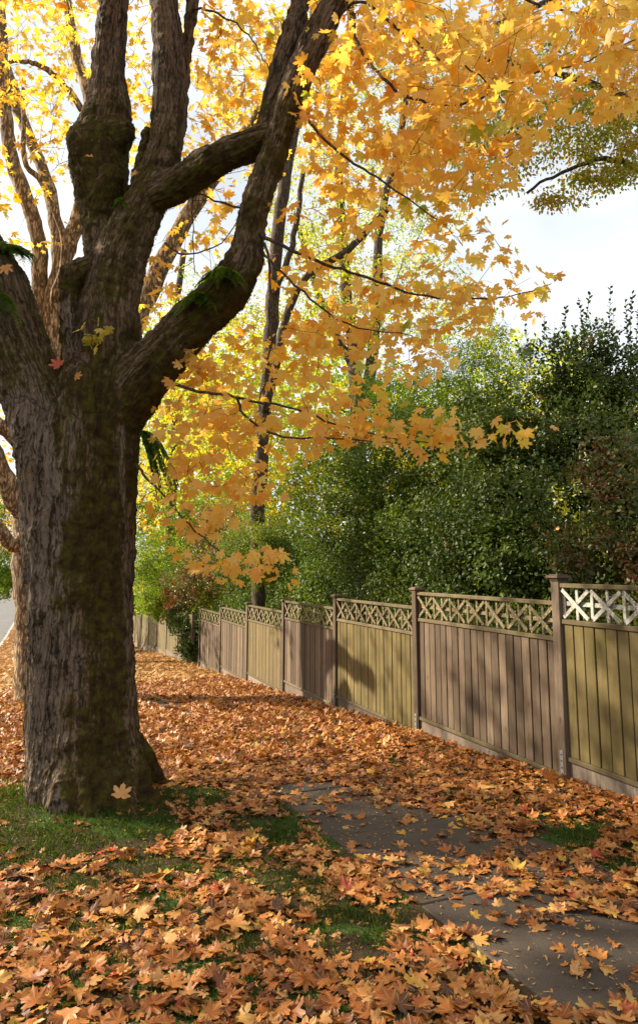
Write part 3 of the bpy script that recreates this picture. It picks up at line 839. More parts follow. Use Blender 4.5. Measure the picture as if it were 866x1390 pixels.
# thin boughs of the old maple; (u, v, Y, radius mm)
boughs = [
 [(470, 8, 5.2, 14), (480, 20, 5.1, 13), (483, 52, 5.0, 11), (502, 87, 4.9, 10), (530, 117, 4.8, 9), (562, 135, 4.8, 8), (606, 143, 4.75, 8), (652, 134, 4.7, 7), (700, 110, 4.6, 6), (742, 93, 4.5, 5), (785, 88, 4.45, 4), (866, 52, 4.3, 3)],
 [(350, 318, 5.32, 16), (372, 328, 5.2, 12), (440, 358, 5.2, 10), (500, 378, 5.3, 9), (565, 400, 5.4, 7), (640, 406, 5.5, 6), (700, 400, 5.6, 4), (748, 385, 5.7, 3)],
 [(352, 322, 5.32, 12), (364, 345, 5.2, 9), (367, 400, 5.2, 7), (365, 480, 5.25, 6), (352, 545, 5.3, 4), (345, 580, 5.3, 3)],
 [(355, 340, 5.3, 10), (368, 356, 5.15, 8), (412, 396, 5.0, 7), (470, 440, 4.95, 5), (560, 456, 4.9, 3)],
 [(205, 520, 5.7, 16), (232, 522, 5.5, 12), (280, 533, 5.4, 10), (330, 541, 5.35, 9), (400, 555, 5.3, 7), (450, 575, 5.3, 6), (520, 592, 5.3, 4), (605, 603, 5.3, 3)],
 [(322, 541, 5.35, 9), (334, 566, 5.3, 8), (375, 591, 5.2, 7), (440, 595, 5.1, 5), (530, 600, 5.0, 3)],
 [(185, 630, 5.7, 12), (200, 648, 5.5, 8), (232, 683, 5.4, 6), (276, 731, 5.3, 5), (320, 765, 5.25, 3), (352, 782, 5.2, 2)],
 [(262, 10, 5.85, 9), (290, 16, 5.6, 8), (320, 32, 5.4, 6), (347, 62, 5.3, 5), (366, 96, 5.2, 4)],
 [(398, 130, 5.3, 12), (432, 182, 5.1, 9), (480, 222, 5.0, 8), (522, 248, 4.9, 6), (604, 305, 4.8, 3)],
 [(440, 60, 5.3, 12), (480, 3, 5.1, 10), (530, 30, 4.9, 9), (590, 75, 4.8, 7), (640, 95, 4.6, 5), (700, 160, 4.5, 3)],
 [(460, -10, 5.2, 14), (540, -60, 5.0, 12), (640, -40, 4.8, 10), (740, 10, 4.6, 7), (830, 20, 4.4, 4)],
 [(345, 290, 5.35, 9), (300, 275, 5.6, 7), (265, 265, 5.9, 5), (262, 300, 6.0, 4), (265, 370, 6.0, 3)],
 [(225, 330, 5.6, 8), (250, 345, 5.4, 6), (300, 330, 5.3, 4), (340, 270, 5.4, 3)],
]
bnodes = []
for bg in boughs:
    a = np.array(bg, float)
    c = np.concatenate([P(a[:, 0], a[:, 1], a[:, 2]), a[:, 3:] * 0.001], 1)
    c = resample(c, 5)
    c[1:-1, :3] += rng.normal(0, 0.006, (len(c) - 2, 3))
    V_, Q_, T_ = tube_data(c[:, :3], np.maximum(c[:, 3] * 1.3, 0.002), 7)
    mesh('branch', V_, [Q_, T_], M['twig'], maple)
    bnodes.append(c[:, :3])
bnodes.append(np.concatenate([chains['fork'][24:, :3], chains['fork2'][6:, :3], chains['right'][36:, :3]]))
bnodes = np.concatenate(bnodes)

# leaf sprays of the old maple: (u, v, ru, rv, sprays, Ylo, Yhi)
sprays = [
 (330, 45, 60, 55, 26, 5.4, 7.0), (300, 130, 40, 60, 22, 5.8, 7.5), (300, 300, 40, 50, 8, 5.8, 7.0), (470, 40, 50, 60, 24, 4.6, 6.2), (450, 130, 50, 60, 26, 4.6, 6.5),
 (540, 50, 80, 55, 40, 4.4, 6.2), (520, 140, 80, 60, 40, 4.4, 6.5), (640, 40, 90, 50, 40, 4.2, 6.2), (620, 120, 80, 60, 36, 4.2, 6.0), (610, 200, 80, 50, 30, 4.2, 6.0),
 (740, 50, 80, 60, 34, 4.0, 5.6), (830, 25, 50, 35, 14, 3.9, 5.2), (700, 130, 60, 50, 18, 4.0, 5.4), (860, 100, 18, 60, 9, 4.0, 5.0), (845, 60, 30, 40, 8, 4.0, 5.0), (810, 90, 55, 45, 14, 4.0, 5.2), (690, 205, 40, 35, 8, 4.2, 5.0),
 (500, 220, 80, 50, 28, 4.6, 6.5), (450, 280, 60, 50, 11, 4.8, 6.6), (560, 290, 80, 50, 12, 4.6, 6.4), (640, 320, 60, 40, 9, 5.0, 6.2), (690, 380, 60, 25, 8, 5.2, 6.0),
 (560, 400, 80, 35, 22, 4.9, 6.4), (640, 420, 70, 25, 14, 5.2, 6.4), (490, 430, 70, 50, 20, 4.8, 6.4), (540, 480, 70, 40, 16, 4.8, 6.2), (420, 400, 50, 60, 13, 5.0, 6.4),
 (400, 490, 50, 50, 22, 5.0, 6.4), (300, 480, 50, 40, 20, 5.4, 6.6), (250, 560, 45, 45, 16, 5.4, 6.4), (320, 580, 50, 45, 20, 5.2, 6.2), (400, 580, 60, 40, 18, 5.0, 6.0),
 (480, 560, 60, 35, 14, 4.9, 5.8), (560, 590, 60, 25, 9, 4.9, 5.6), (250, 640, 40, 40, 12, 5.3, 6.0), (320, 660, 45, 35, 11, 5.2, 5.9), (270, 720, 35, 30, 5, 5.1, 5.6),
 (350, 765, 55, 16, 11, 5.0, 5.5), (610, 592, 60, 12, 5, 4.9, 5.4), (702, 572, 16, 8, 2, 4.9, 5.2), (260, 700, 30, 30, 5, 5.1, 5.6), (230, 400, 30, 60, 7, 6.2, 7.4), (600, 560, 40, 20, 3, 4.9, 5.4), (620, 250, 60, 30, 9, 4.4, 5.4), (285, 385, 20, 40, 3, 6, 7)]
tg = []
for (u, v, ru, rv, n, y0, y1) in sprays:
    a = rng.uniform(0, 2 * math.pi, n); r = np.sqrt(rng.uniform(0, 1, n))
    tg.append(P(u + ru * r * np.cos(a), v + rv * r * np.sin(a), rng.uniform(y0, y1, n)))
tg = np.concatenate(tg)
tw = Tubes()
dr = grow(bnodes, tg, tw, 0.0016, 0.007, 1, 4, 0.05)
tw.build('twig_sprays', M['twig'], maple)
pos, fr, sz, idx = maple_leaf_set(tg, dr, 6, 0.077, 5, 0.26, 0.60)
cl = rng.normal(0.42, 0.2, len(tg))[idx] + rng.normal(0, .09, len(pos))
uL, vL = px(pos)
cl += 0.25 * sm(-np.abs(uL - 560), -160, 0) * sm(vL, 150, 300) * rng.uniform(0, 1, len(pos))
leaves('crown', pos, fr, sz, np.clip(cl, 0, 1), OUT2, M['yellow'], maple, 0.12, 0.15, 0.05, 2, seed=2)
# the rest of its crown, above and beside the view, shifted left and thickened for foreground shade
def upper_crown(parent, centre, rad, n, size, seed, mat, name='upper_crown', low=-0.2, hue=0.45, out=OUT0, avoid=None, hollow=0.3, sheet_=None):
    rg = np.random.default_rng(seed)
    m = n // 6
    d = rg.normal(0, 1, (m * 3, 3)); d /= np.linalg.norm(d, axis=1, keepdims=True)
    r = rg.uniform(hollow, 1, (m * 3, 1)) ** 0.5
    c = np.array(centre) + d * r * np.array(rad)
    # clumps and gaps
    f = fbm(c * 0.55, 2, seed)
    c = c[(d[:, 2] > low) & (f > -0.02)][:m]
    if avoid is not None: c = c[~avoid(c)]
    pos, fr, sz, idx = maple_leaf_set(c, c, 6, size, seed, size * 3.2, 0.75)
    leaves(name, pos, fr, sz, np.clip(hue + rg.normal(0, .2, len(pos)), 0, 1), out, mat, parent, 0.1, 0.2, seed=seed)
    return c
def inview(c, m=20):
    u, v = px(c); return (c[:, 1] > 0.3) & (u > -m) & (u < 866 + m) & (v > -m) & (v < 1400)
c_up = upper_crown(maple, (-4.8, 6.0, 8.2), (6.4, 5.2, 4.0), 30000, 0.10, 71, M['yellow'], avoid=lambda c: inview(c, 10))
def limb_fan(parent, starts, targets, seed, mat, r0=0.05):
    t = Tubes(); grow(starts, targets, t, 0.006, r0, seed, 5, 0.04, 0.6); t.build('upper_sprays', mat, parent)
limb_fan(maple, np.concatenate([c[-8:, :3] for k, c in chains.items() if k in ('left', 'right', 'mossy', 'fork', 'fork2')]), c_up[::6], 5, M['twig'], 0.03)
print('maple', time.time() - T_0)

# ------------------------------------------------------------ fence with lattice top
D3 = np.array([DX[0], DX[1], 0.0]); N3 = np.array([NX[0], NX[1], 0.0]); U3 = np.array([0, 0, 1.0])
FS = 4.45; FT0 = 5.0; FDT = 2.6
def f3(s, t, z):
    x, y = ST(s, t); return np.array([float(x), float(y), z])
def build_fence():
    x0, y0 = ST(FS, FT0)
    root = empty('garden_fence', (float(x0), float(y0), float(slope_z(FT0))))
    tag(root, 'long stepped wooden fence with star lattice top and capped square posts beside the path', 'fence')
    rf = random.Random(4)
    posts = list(range(-1, 7))
    for k in posts:
        t = FT0 + FDT * k; zg = float(slope_z(t)); zt = zg + 1.79
        lean = rf.uniform(-.006, .006)
        up = np.array([lean, rf.uniform(-.006, .006), 1.0]); up /= np.linalg.norm(up)
        ax = np.cross(D3, up); ax /= np.linalg.norm(ax); ay = np.cross(up, ax)
        mb = MB(); mb.box(f3(FS, t, (zt + zg - 0.25) / 2), ax, ay, up, (0.052, 0.052, (zt - zg + 0.25) / 2), 0.005, rf.random())
        po = mb.build('post', M['w_post'], root)
        cb = MB()
        cc = f3(FS, t, zt)
        cb.box(cc + up * 0.011, ax, ay, up, (0.060, 0.060, 0.011), 0.003, rf.random())
        cb.box(cc + up * 0.035, ax, ay, up, (0.082, 0.082, 0.013), 0.006, rf.random())
        cb.box(cc + up * 0.054, ax, ay, up, (0.060, 0.060, 0.007), 0.006, rf.random())
        cb.build('post_cap', M['w_post'], po)
        gb = MB()
        bc_ = f3(FS, t, zg + 0.11) - ax * 0.0
        side = -N3
        gb.box(f3(FS, t, zg + 0.13) + side * 0.056, D3, N3, U3, (0.020, 0.003, 0.14), 0.001, .5)
        br = gb.build('post_bracket', M['galv'], po)
        for z in (0.06, 0.12, 0.18, 0.235):
            hb = MB()
            hb.box(f3(FS, t, zg + z) + side * 0.061, (D3 + U3) / 1.4142, N3, (U3 - D3) / 1.4142, (0.006, 0.003, 0.006), 0.002, .5)
            hb.build('bolt', M['bolt'], po)
    wood = {-1: 'w_green', 0: 'w_brown', 1: 'w_green', 2: 'w_brown', 3: 'w_mix', 4: 'w_brown', 5: 'w_brown'}
    words = {-1: 'olive green boards below white lichened lattice', 0: 'reddish brown weathered boards', 1: 'yellow green boards in dappled sun', 3: 'half green half brown boards'}
    for k in range(-1, 6):
        a = FT0 + FDT * k + 0.054; b = FT0 + FDT * (k + 1) - 0.054
        zt = 1.235 - 0.187 * k + (0.0 if k >= 0 else -0.02)
        if k == 2: zt += 0.03
        mid = (a + b) / 2; h = (b - a) / 2
        # boards
        pm = MB(); nb = 20; w = (b - a) / nb
        for i in range(nb):
            t = a + w * (i + 0.5)
            off = 0.004 * (i % 2) + rf.uniform(-.0015, .0015)
            z1 = zt - 0.372; z0 = zt - 1.545
            pm.box(f3(FS - 0.004 - off, t, (z0 + z1) / 2), N3, D3, U3, (0.008, w / 2 - 0.005 - rf.uniform(0, .002), (z1 - z0) / 2), 0.004, min(1, max(0, rf.gauss(.5, .26))))
        pm.box(f3(FS + 0.014, mid, zt - 0.96), N3, D3, U3, (0.006, h, 0.58), 0.002, 0.0)
        pan = pm.build('fence_panel', M[wood[k]], root)
        if k in words: pan['label'] = words[k]
        # rails
        rw = M['w_rail']
        rm = MB()
        rm.box(f3(FS, mid, zt - 0.020), N3, D3, U3, (0.038, h, 0.020), 0.005, rf.random())
        rm.build('top_rail', rw, pan); rm = MB()
        rm.box(f3(FS - 0.002, mid, zt - 0.350), N3, D3, U3, (0.030, h, 0.021), 0.005, rf.random())
        rm.build('middle_rail', rw, pan); rm = MB()
        rm.box(f3(FS - 0.004, mid, zt - 1.564), N3, D3, U3, (0.032, h, 0.020), 0.005, rf.random())
        rm.build('bottom_rail', rw, pan)
        # star lattice
        lm = MB(); nc = 7; cw = (b - a) / nc; zc = zt - 0.1845; hh = 0.1435
        lm.box(f3(FS + 0.012, mid, zc), N3, D3, U3, (0.006, h, 0.02), 0.003, rf.random())
        for i in range(nc + 1):
            t = a + cw * i
            t = min(max(t, a + 0.013), b - 0.013)
            lm.box(f3(FS - 0.001, t, zc), N3, D3, U3, (0.006, 0.0165, hh), 0.003, rf.random())
        for i in range(nc):
            t = a + cw * (i + 0.5)
            lm.box(f3(FS - 0.001, t, zc), N3, D3, U3, (0.006, 0.0165, hh), 0.003, rf.random())
            dl = math.hypot(cw / 2, hh)
            for q, sg in enumerate((-1, 1)):
                al = (D3 * cw / 2 * sg + U3 * hh) / dl
                lm.box(f3(FS - 0.016 - 0.0135 * q, t, zc), N3, np.cross(al, N3), al, (0.006, 0.019, dl - 0.026), 0.003, rf.random())
        lat = lm.build('lattice', M['w_lichen'] if k == -1 else M['w_lat'], pan)
        if k == -1: lat['label'] = 'lattice crusted with white lichen'
        # gravel board
        gb = MB(); zb = float(slope_z(a)) - 0.22; z1 = zt - 1.588; zb = min(zb, z1 - 0.1, float(slope_z(b)) - 0.1)
        gb.box(f3(FS + 0.004, mid, (zb + z1) / 2), N3, D3, U3, (0.016, h, (z1 - zb) / 2), 0.004, rf.random())
        gb.build('gravel_board', M['w_board'], pan)
    return root
build_fence()

def build_far_fence():
    s = 4.62; t0 = 22.6
    root = empty('board_fence', f3(s, t0, float(slope_z(t0))))
    tag(root, 'plain wooden board fence farther down the path, half hidden by shrubs', 'fence')
    rf = random.Random(9)
    for k in range(8):
        t = t0 + 2.55 * k; zg = float(slope_z(t))
        mb = MB(); mb.box(f3(s, t, zg + 0.75), N3, D3, U3, (0.05, 0.05, 0.95), 0.005, rf.random()); po = mb.build('post', M['w_post'], root)
        cb = MB(); cb.box(f3(s, t, zg + 1.712), N3, D3, U3, (0.07, 0.07, 0.012), 0.004, .5); cb.build('post_cap', M['w_post'], po)
        if k == 7: break
        a = t + 0.052; b = t + 2.55 - 0.052; zt = zg + 1.6 - 0.05; h = (b - a) / 2; mid = (a + b) / 2
        pm = MB(); nb = 16; w = (b - a) / nb
        for i in range(nb):
            pm.box(f3(s - 0.006 - 0.004 * (i % 2), a + w * (i + .5), (zt + zg + 0.08) / 2 - 0.04), N3, D3, U3, (0.009, w / 2 - 0.004, (zt - zg - 0.08) / 2 + 0.04), 0.003, rf.random())
        pm.box(f3(s + 0.014, mid, (zt + zg) / 2), N3, D3, U3, (0.006, h, (zt - zg) / 2 - 0.04), 0.002, 0)
        pan = pm.build('fence_panel', M['w_far'], root)
        rm = MB(); rm.box(f3(s, mid, zt + 0.024), N3, D3, U3, (0.035, h, 0.018), 0.004, .4); rm.build('rail', M['w_far'], pan)
        gb = MB(); gb.box(f3(s - 0.03, mid, zg - 0.02), N3, D3, U3, (0.014, h, 0.14), 0.004, .6); gb.build('gravel_board', M['w_board'], pan)
build_far_fence()
print('fences', time.time() - T_0)

# ------------------------------------------------------------ trees and shrubs
def blob_pts(b, rg):
    (u, v, ru, rv, n, y0, y1) = b
    a = rg.uniform(0, 2 * math.pi, n); r = np.sqrt(rg.uniform(0, 1, n))
    return P(u + ru * r * np.cos(a), v + rv * r * np.sin(a), rg.uniform(y0, y1, n))

def tree(name, label, base, stems, blobs, per, size, mat, outline, bark, seed, hue=0.4, hsd=0.2, up=None, spread=2.6, group=None, cat='tree', bump=0.12, twig_r=0.004, flatness=0.6, rings=1, curl=.1):
    rg = np.random.default_rng(seed)
    root = empty(name, base)
    tag(root, label, cat, group)
    nodes = []; first = True
    for rows in stems:
        c = resample(px_chain(rows), 5)
        c[1:-1, :3] += rg.normal(0, 0.012, (len(c) - 2, 3))
        V_, Q_, T_ = tube_data(c[:, :3], c[:, 3], 14 if first else 10, bump, seed)
        mesh('trunk' if first else 'limb', V_, [Q_, T_], bark, root)
        first = False
        nodes.append(c[:, :3])
    nodes = np.concatenate(nodes)
    tg = np.concatenate([blob_pts(b, rg) for b in blobs])
    if up is not None: tg = np.concatenate([tg, up])
    tw = Tubes(); grow(nodes, tg, tw, twig_r * .6, twig_r * 5, seed, 3, 0.05, 0.5); tw.build('twig_sprays', bark if bark is not M['pale_bark'] else M['dark_bark'], root)
    pos, fr, sz, idx = maple_leaf_set(tg, tg, per, size, seed, size * spread, flatness)
    h = np.clip(rg.normal(hue, hsd * .7, len(tg))[idx] + rg.normal(0, hsd * .7, len(pos)), 0, 1)
    leaves('crown', pos, fr, sz, h, outline, mat, root, curl, 0.15, seed=seed, rings=rings)
    return root

def cloud(centre, rad, n, seed, low=-0.3, gap=-0.1, inner=0.2):
    rg = np.random.default_rng(seed)
    d = rg.normal(0, 1, (n * 4, 3)); d /= np.linalg.norm(d, axis=1, keepdims=True)
    c = np.array(centre) + d * (rg.uniform(inner, 1, (n * 4, 1)) ** 0.5) * np.array(rad)
    f = fbm(c * 0.5, 2, seed)
    return c[(d[:, 2] > low) & (f > gap)][:n]

# second maple of the row, its pale limbs seen through the fork of the first
T2 = G(45, 950)
Y2 = T2[1]
x1, y1 = ST(-0.3, 15.6)
tree('maple_tree', 'second maple down the verge, pale sunlit limbs behind the forking old trunk', T2, [
  [(52, 985, 30, Y2), (50, 920, 26, Y2), (46, 850, 24, Y2), (44, 780, 24, Y2), (48, 700, 27, Y2), (60, 620, 30, Y2), (66, 540, 26, Y2), (66, 470, 18, Y2)],
  [(60, 600, 20, Y2), (57, 500, 13, Y2), (56, 400, 12, Y2), (52, 320, 11, Y2), (36, 270, 10.5, Y2), (17, 215, 10, Y2), (8, 150, 9, Y2), (4, 60, 8, Y2), (0, -60, 6, Y2)],
  [(70, 560, 18, Y2), (74, 480, 13, Y2), (74, 410, 13, Y2), (88, 350, 12, Y2), (108, 290, 11, Y2), (120, 230, 10, Y2), (122, 140, 9, Y2), (105, 80, 8, Y2), (92, 10, 7, Y2), (88, -60, 6, Y2)],
  [(78, 390, 9, Y2 + .5), (78, 330, 9, Y2 + .6), (68, 260, 9, Y2 + .8), (48, 205, 8, Y2 + .9), (26, 150, 8, Y2 + 1), (10, 90, 6, Y2 + 1), (-20, 20, 5, Y2 + 1)],
  [(74, 600, 22, Y2 + .3), (130, 520, 16, Y2 + .3), (180, 450, 14, Y2 + .3), (212, 375, 13, Y2 + .3), (245, 310, 12, Y2 + .3), (290, 240, 11, Y2 + .3), (345, 165, 9, Y2 + .3), (390, 80, 7, Y2 + .3), (420, -20, 5, Y2 + .3)],
  [(60, 640, 20, Y2 - .2), (36, 610, 13, Y2 - .5), (12, 585, 11, Y2 - .8), (-30, 560, 10, Y2 - 1), (-90, 520, 10, Y2 - 1.4)],
  [(44, 720, 16, Y2 - .2), (22, 742, 9, Y2 - .5), (0, 724, 8, Y2 - .8), (-40, 700, 9, Y2 - 1)],
  [(50, 690, 14, Y2 - .2), (24, 690, 12, Y2 - .5), (4, 640, 12, Y2 - .8), (-14, 600, 10, Y2 - 1)],
  [(74, 410, 6, Y2 - .4), (88, 330, 5, Y2 - .6), (58, 250, 4.5, Y2 - .8), (34, 215, 4, Y2 - 1), (32, 120, 3, Y2 - 1)],
  [(112, 150, 5, Y2 - .3), (90, 118, 4.5, Y2 - .6), (60, 92, 4, Y2 - .8), (34, 84, 3, Y2 - 1), (0, 84, 2, Y2 - 1)],
 ], [(40, 60, 70, 70, 70, 9.5, 15), (40, 150, 60, 60, 40, 9.5, 15), (110, 60, 60, 70, 50, 11, 16), (30, 230, 50, 40, 14, 10, 15), (95, 200, 30, 50, 10, 11, 15),
     (200, 60, 60, 90, 60, 10, 16), (320, 60, 90, 80, 80, 10, 16), (320, 180, 80, 70, 50, 11, 16), (250, 330, 60, 70, 26, 11, 16), (230, 450, 60, 60, 40, 11, 16), (60, 330, 50, 60, 7, 11, 15),
     (200, 180, 40, 60, 26, 11, 16), (280, 540, 70, 60, 40, 12, 15), (420, 120, 80, 100, 60, 12, 16), (10, 330, 16, 30, 4, 9.5, 12)],
 5, 0.105, M['gold'], OUT1, M['pale_bark'], 21, 0.35, 0.22, up=np.concatenate([
     (lambda c: c[~inview(c, 5)])(cloud((T2[0] - 2.0, T2[1] - 1.0, 8.0), (6.0, 6.0, 3.6), 800, 31, -0.5, 0.2))]), group='maples along the grass verge')

# third maple, beyond and to the left, and an unseen one across the road, added to shade the foreground
def shade_tree(label, s, t, hz, rad, n, seed, group):
    x, y = ST(s, t); z = float(gz(x, y)); rg = np.random.default_rng(seed)
    root = empty('maple_tree', (float(x), float(y), z)); tag(root, label, 'tree', group)
    c = np.array([[x, y, z - .2, .36], [x + .05, y, z + 1.2, .30], [x - .05, y + .1, z + 3, .27], [x, y, z + 5, .2], [x + .2, y, z + 8, .1]], float)
    c = resample(c, 5)
    V_, Q_, T_ = tube_data(c[:, :3], c[:, 3], 14, .15, seed); mesh('trunk', V_, [Q_, T_], M['pale_bark'], root)
    tg = cloud((x, y, z + hz), rad, n, seed, -0.4, 0.08)
    nodes = [c[8:, :3]]
    for q in range(5):
        a = q * 1.3 + seed; e = np.array([math.cos(a) * rad[0] * .6, math.sin(a) * rad[1] * .6, hz + .5]) + (x, y, z)
        l = resample(np.array([[x, y, z + 2.6 + .3 * q, .14], [(x * 1.4 + e[0] * .6) / 2, (y * 1.4 + e[1] * .6) / 2, z + 4.5, .10], [*e, .04]]), 5)
        V_, Q_, T_ = tube_data(l[:, :3], l[:, 3], 9, .1, seed); mesh('limb', V_, [Q_, T_], M['pale_bark'], root); nodes.append(l[:, :3])
    tw = Tubes(); grow(np.concatenate(nodes), tg, tw, .003, .02, seed, 3, .05, .6); tw.build('twig_sprays', M['dark_bark'], root)
    pos, fr, sz, idx = maple_leaf_set(tg, tg, 6, 0.12, seed, .34, .7)
    leaves('crown', pos, fr, sz, np.clip(rg.normal(.4, .2, len(pos)), 0, 1), OUT0, M['gold'], root, .1, .15, seed=seed)
shade_tree('third maple on the verge, far down the row behind the second', -0.4, 27.5, 6.2, (4.6, 4.6, 3.6), 380, 41, 'maples along the grass verge')
shade_tree('unseen maple added across the road to shade the foreground', -12.0, 12.0, 9.8, (6.4, 6.4, 5.4), 1700, 43, 'maples along the grass verge')
shade_tree('farthest maple of the verge row, where the road levels out', -0.4, 40, 6.4, (4.6, 4.6, 3.6), 600, 42, 'maples along the grass verge')

# trees behind the fence
def base_of(u, Y):
    x = float(P(u, 800, Y)[0]); return (x, Y, float(gz(x, Y)))
tree('alder_tree', 'slender dark ivy-streaked tree trunk rising behind the middle of the fence', base_of(350, 17.0), [
  [(350, 900, 8, 17.0), (352, 760, 10, 17.0), (350, 690, 10, 17.0), (357, 600, 9.5, 17.0), (364, 500, 9.5, 17.0), (370, 420, 9.5, 17.0), (376, 330, 9, 17.0), (386, 250, 8.5, 17.0), (398, 185, 7.5, 17.0), (420, 90, 6, 17.0), (430, -40, 5, 17.0)],
  [(372, 400, 5, 16.9), (392, 350, 4.5, 16.8), (403, 300, 4, 16.7), (412, 230, 3.5, 16.7)],
  [(360, 560, 6, 16.9), (378, 480, 6, 16.7), (392, 420, 5.5, 16.6), (420, 372, 5, 16.5), (465, 345, 5, 16.4), (500, 310, 4.5, 16.4), (530, 280, 4, 16.4)]],
 [(400, 120, 110, 110, 130, 17.3, 21), (430, 260, 90, 80, 110, 17.3, 21), (400, 380, 90, 80, 120, 17.3, 21), (340, 480, 90, 70, 120, 17.6, 22), (260, 540, 70, 70, 110, 18, 23), (480, 400, 80, 80, 90, 16, 20), (330, 610, 70, 50, 60, 17, 20)],
 26, 0.085, M['lime'], OVAL, M['dark_bark'], 51, 0.30, 0.28, spread=5.0, twig_r=0.005)
tree('alder_tree', 'pair of grey stems with fine yellow green leaves above the holly, mid distance', base_of(480, 24), [
  [(488, 860, 10, 24), (486, 600, 10, 24), (480, 480, 9, 24), (470, 400, 8, 24), (466, 330, 7, 24), (460, 230, 6, 24), (470, 100, 5, 24), (480, -30, 4, 24)],
  [(486, 600, 8, 24), (506, 480, 8, 24), (512, 380, 7, 24), (516, 300, 6, 24), (540, 200, 5, 24), (560, 80, 4, 24)],
  [(480, 500, 6, 24), (440, 420, 5.5, 24), (420, 360, 4, 24), (400, 290, 3, 24)]],
 [(480, 170, 100, 110, 130, 24.2, 28), (560, 260, 80, 70, 80, 24.2, 28), (500, 340, 100, 70, 120, 24.2, 28), (560, 400, 90, 60, 110, 24.2, 28), (440, 470, 100, 60, 100, 24.2, 27), (620, 440, 60, 40, 60, 20, 25), (560, 100, 110, 100, 90, 24.2, 28)],
 26, 0.10, M['lime'], OVAL, M['dark_bark'], 52, 0.42, 0.26, spread=5.0, twig_r=0.006)
tree('alder_tree', 'pale yellow green tree far behind the fork of the old maple', base_of(240, 33), [
  [(230, 900, 7, 33), (232, 700, 7, 33), (240, 560, 6, 33), (236, 450, 5, 33), (250, 340, 4, 33)]],
 [(230, 560, 70, 110, 170, 29, 36), (300, 620, 70, 90, 140, 28, 34), (250, 450, 80, 90, 90, 29, 36), (200, 640, 50, 60, 90, 29, 36), (380, 560, 70, 90, 100, 28, 34)],
 30, 0.13, M['lime'], OVAL, M['dark_bark'], 53, 0.38, 0.24, spread=5.0, twig_r=0.008)
# overhanging tree with small leaves at the upper right
tree('plum_tree', 'small-leaved green and bronze tree reaching in from the upper right', base_of(980, 11), [
  [(1010, 1040, 18, 11), (1000, 760, 17, 11), (985, 500, 15, 11), (960, 300, 12, 11), (940, 120, 10, 11), (900, -60, 7, 11)],
  [(955, 260, 8, 11), (900, 175, 6, 10.7), (820, 120, 5, 10.4), (740, 95, 4, 10.2), (660, 80, 3.5, 10), (570, 60, 2.5, 10)],
  [(950, 220, 7, 11), (880, 230, 5, 10.8), (820, 215, 3.5, 10.6), (760, 235, 2.5, 10.4), (715, 262, 2, 10.4)],
  [(900, -60, 6, 11), (800, -20, 5, 10.5), (700, 20, 4, 10), (620, 60, 3, 10), (560, 30, 2, 10)]],
 [(830, 200, 55, 55, 60, 9.8, 11.5), (780, 160, 60, 60, 60, 9.8, 11.5), (720, 130, 80, 60, 60, 9.5, 11.5), (640, 90, 70, 60, 50, 9.5, 11.5), (560, 60, 70, 60, 40, 9.5, 11.5), (840, 120, 50, 60, 40, 9.8, 11.5),
  (700, 190, 55, 45, 40, 9.6, 11), (660, 240, 40, 30, 16, 9.8, 11), (856, 180, 20, 60, 34, 9.6, 11), (760, 268, 38, 8, 16, 10.2, 10.8), (800, 235, 40, 20, 22, 10, 11), (850, 225, 30, 18, 14, 10, 11), (620, 160, 60, 50, 30, 9.5, 11), (740, 40, 90, 50, 40, 9.5, 11.5), (590, 230, 50, 40, 18, 9.8, 11)],
 34, 0.062, M['olive'], OVAL, M['dark_bark'], 54, 0.5, 0.28, spread=4.6, twig_r=0.003)
print('trees', time.time() - T_0)

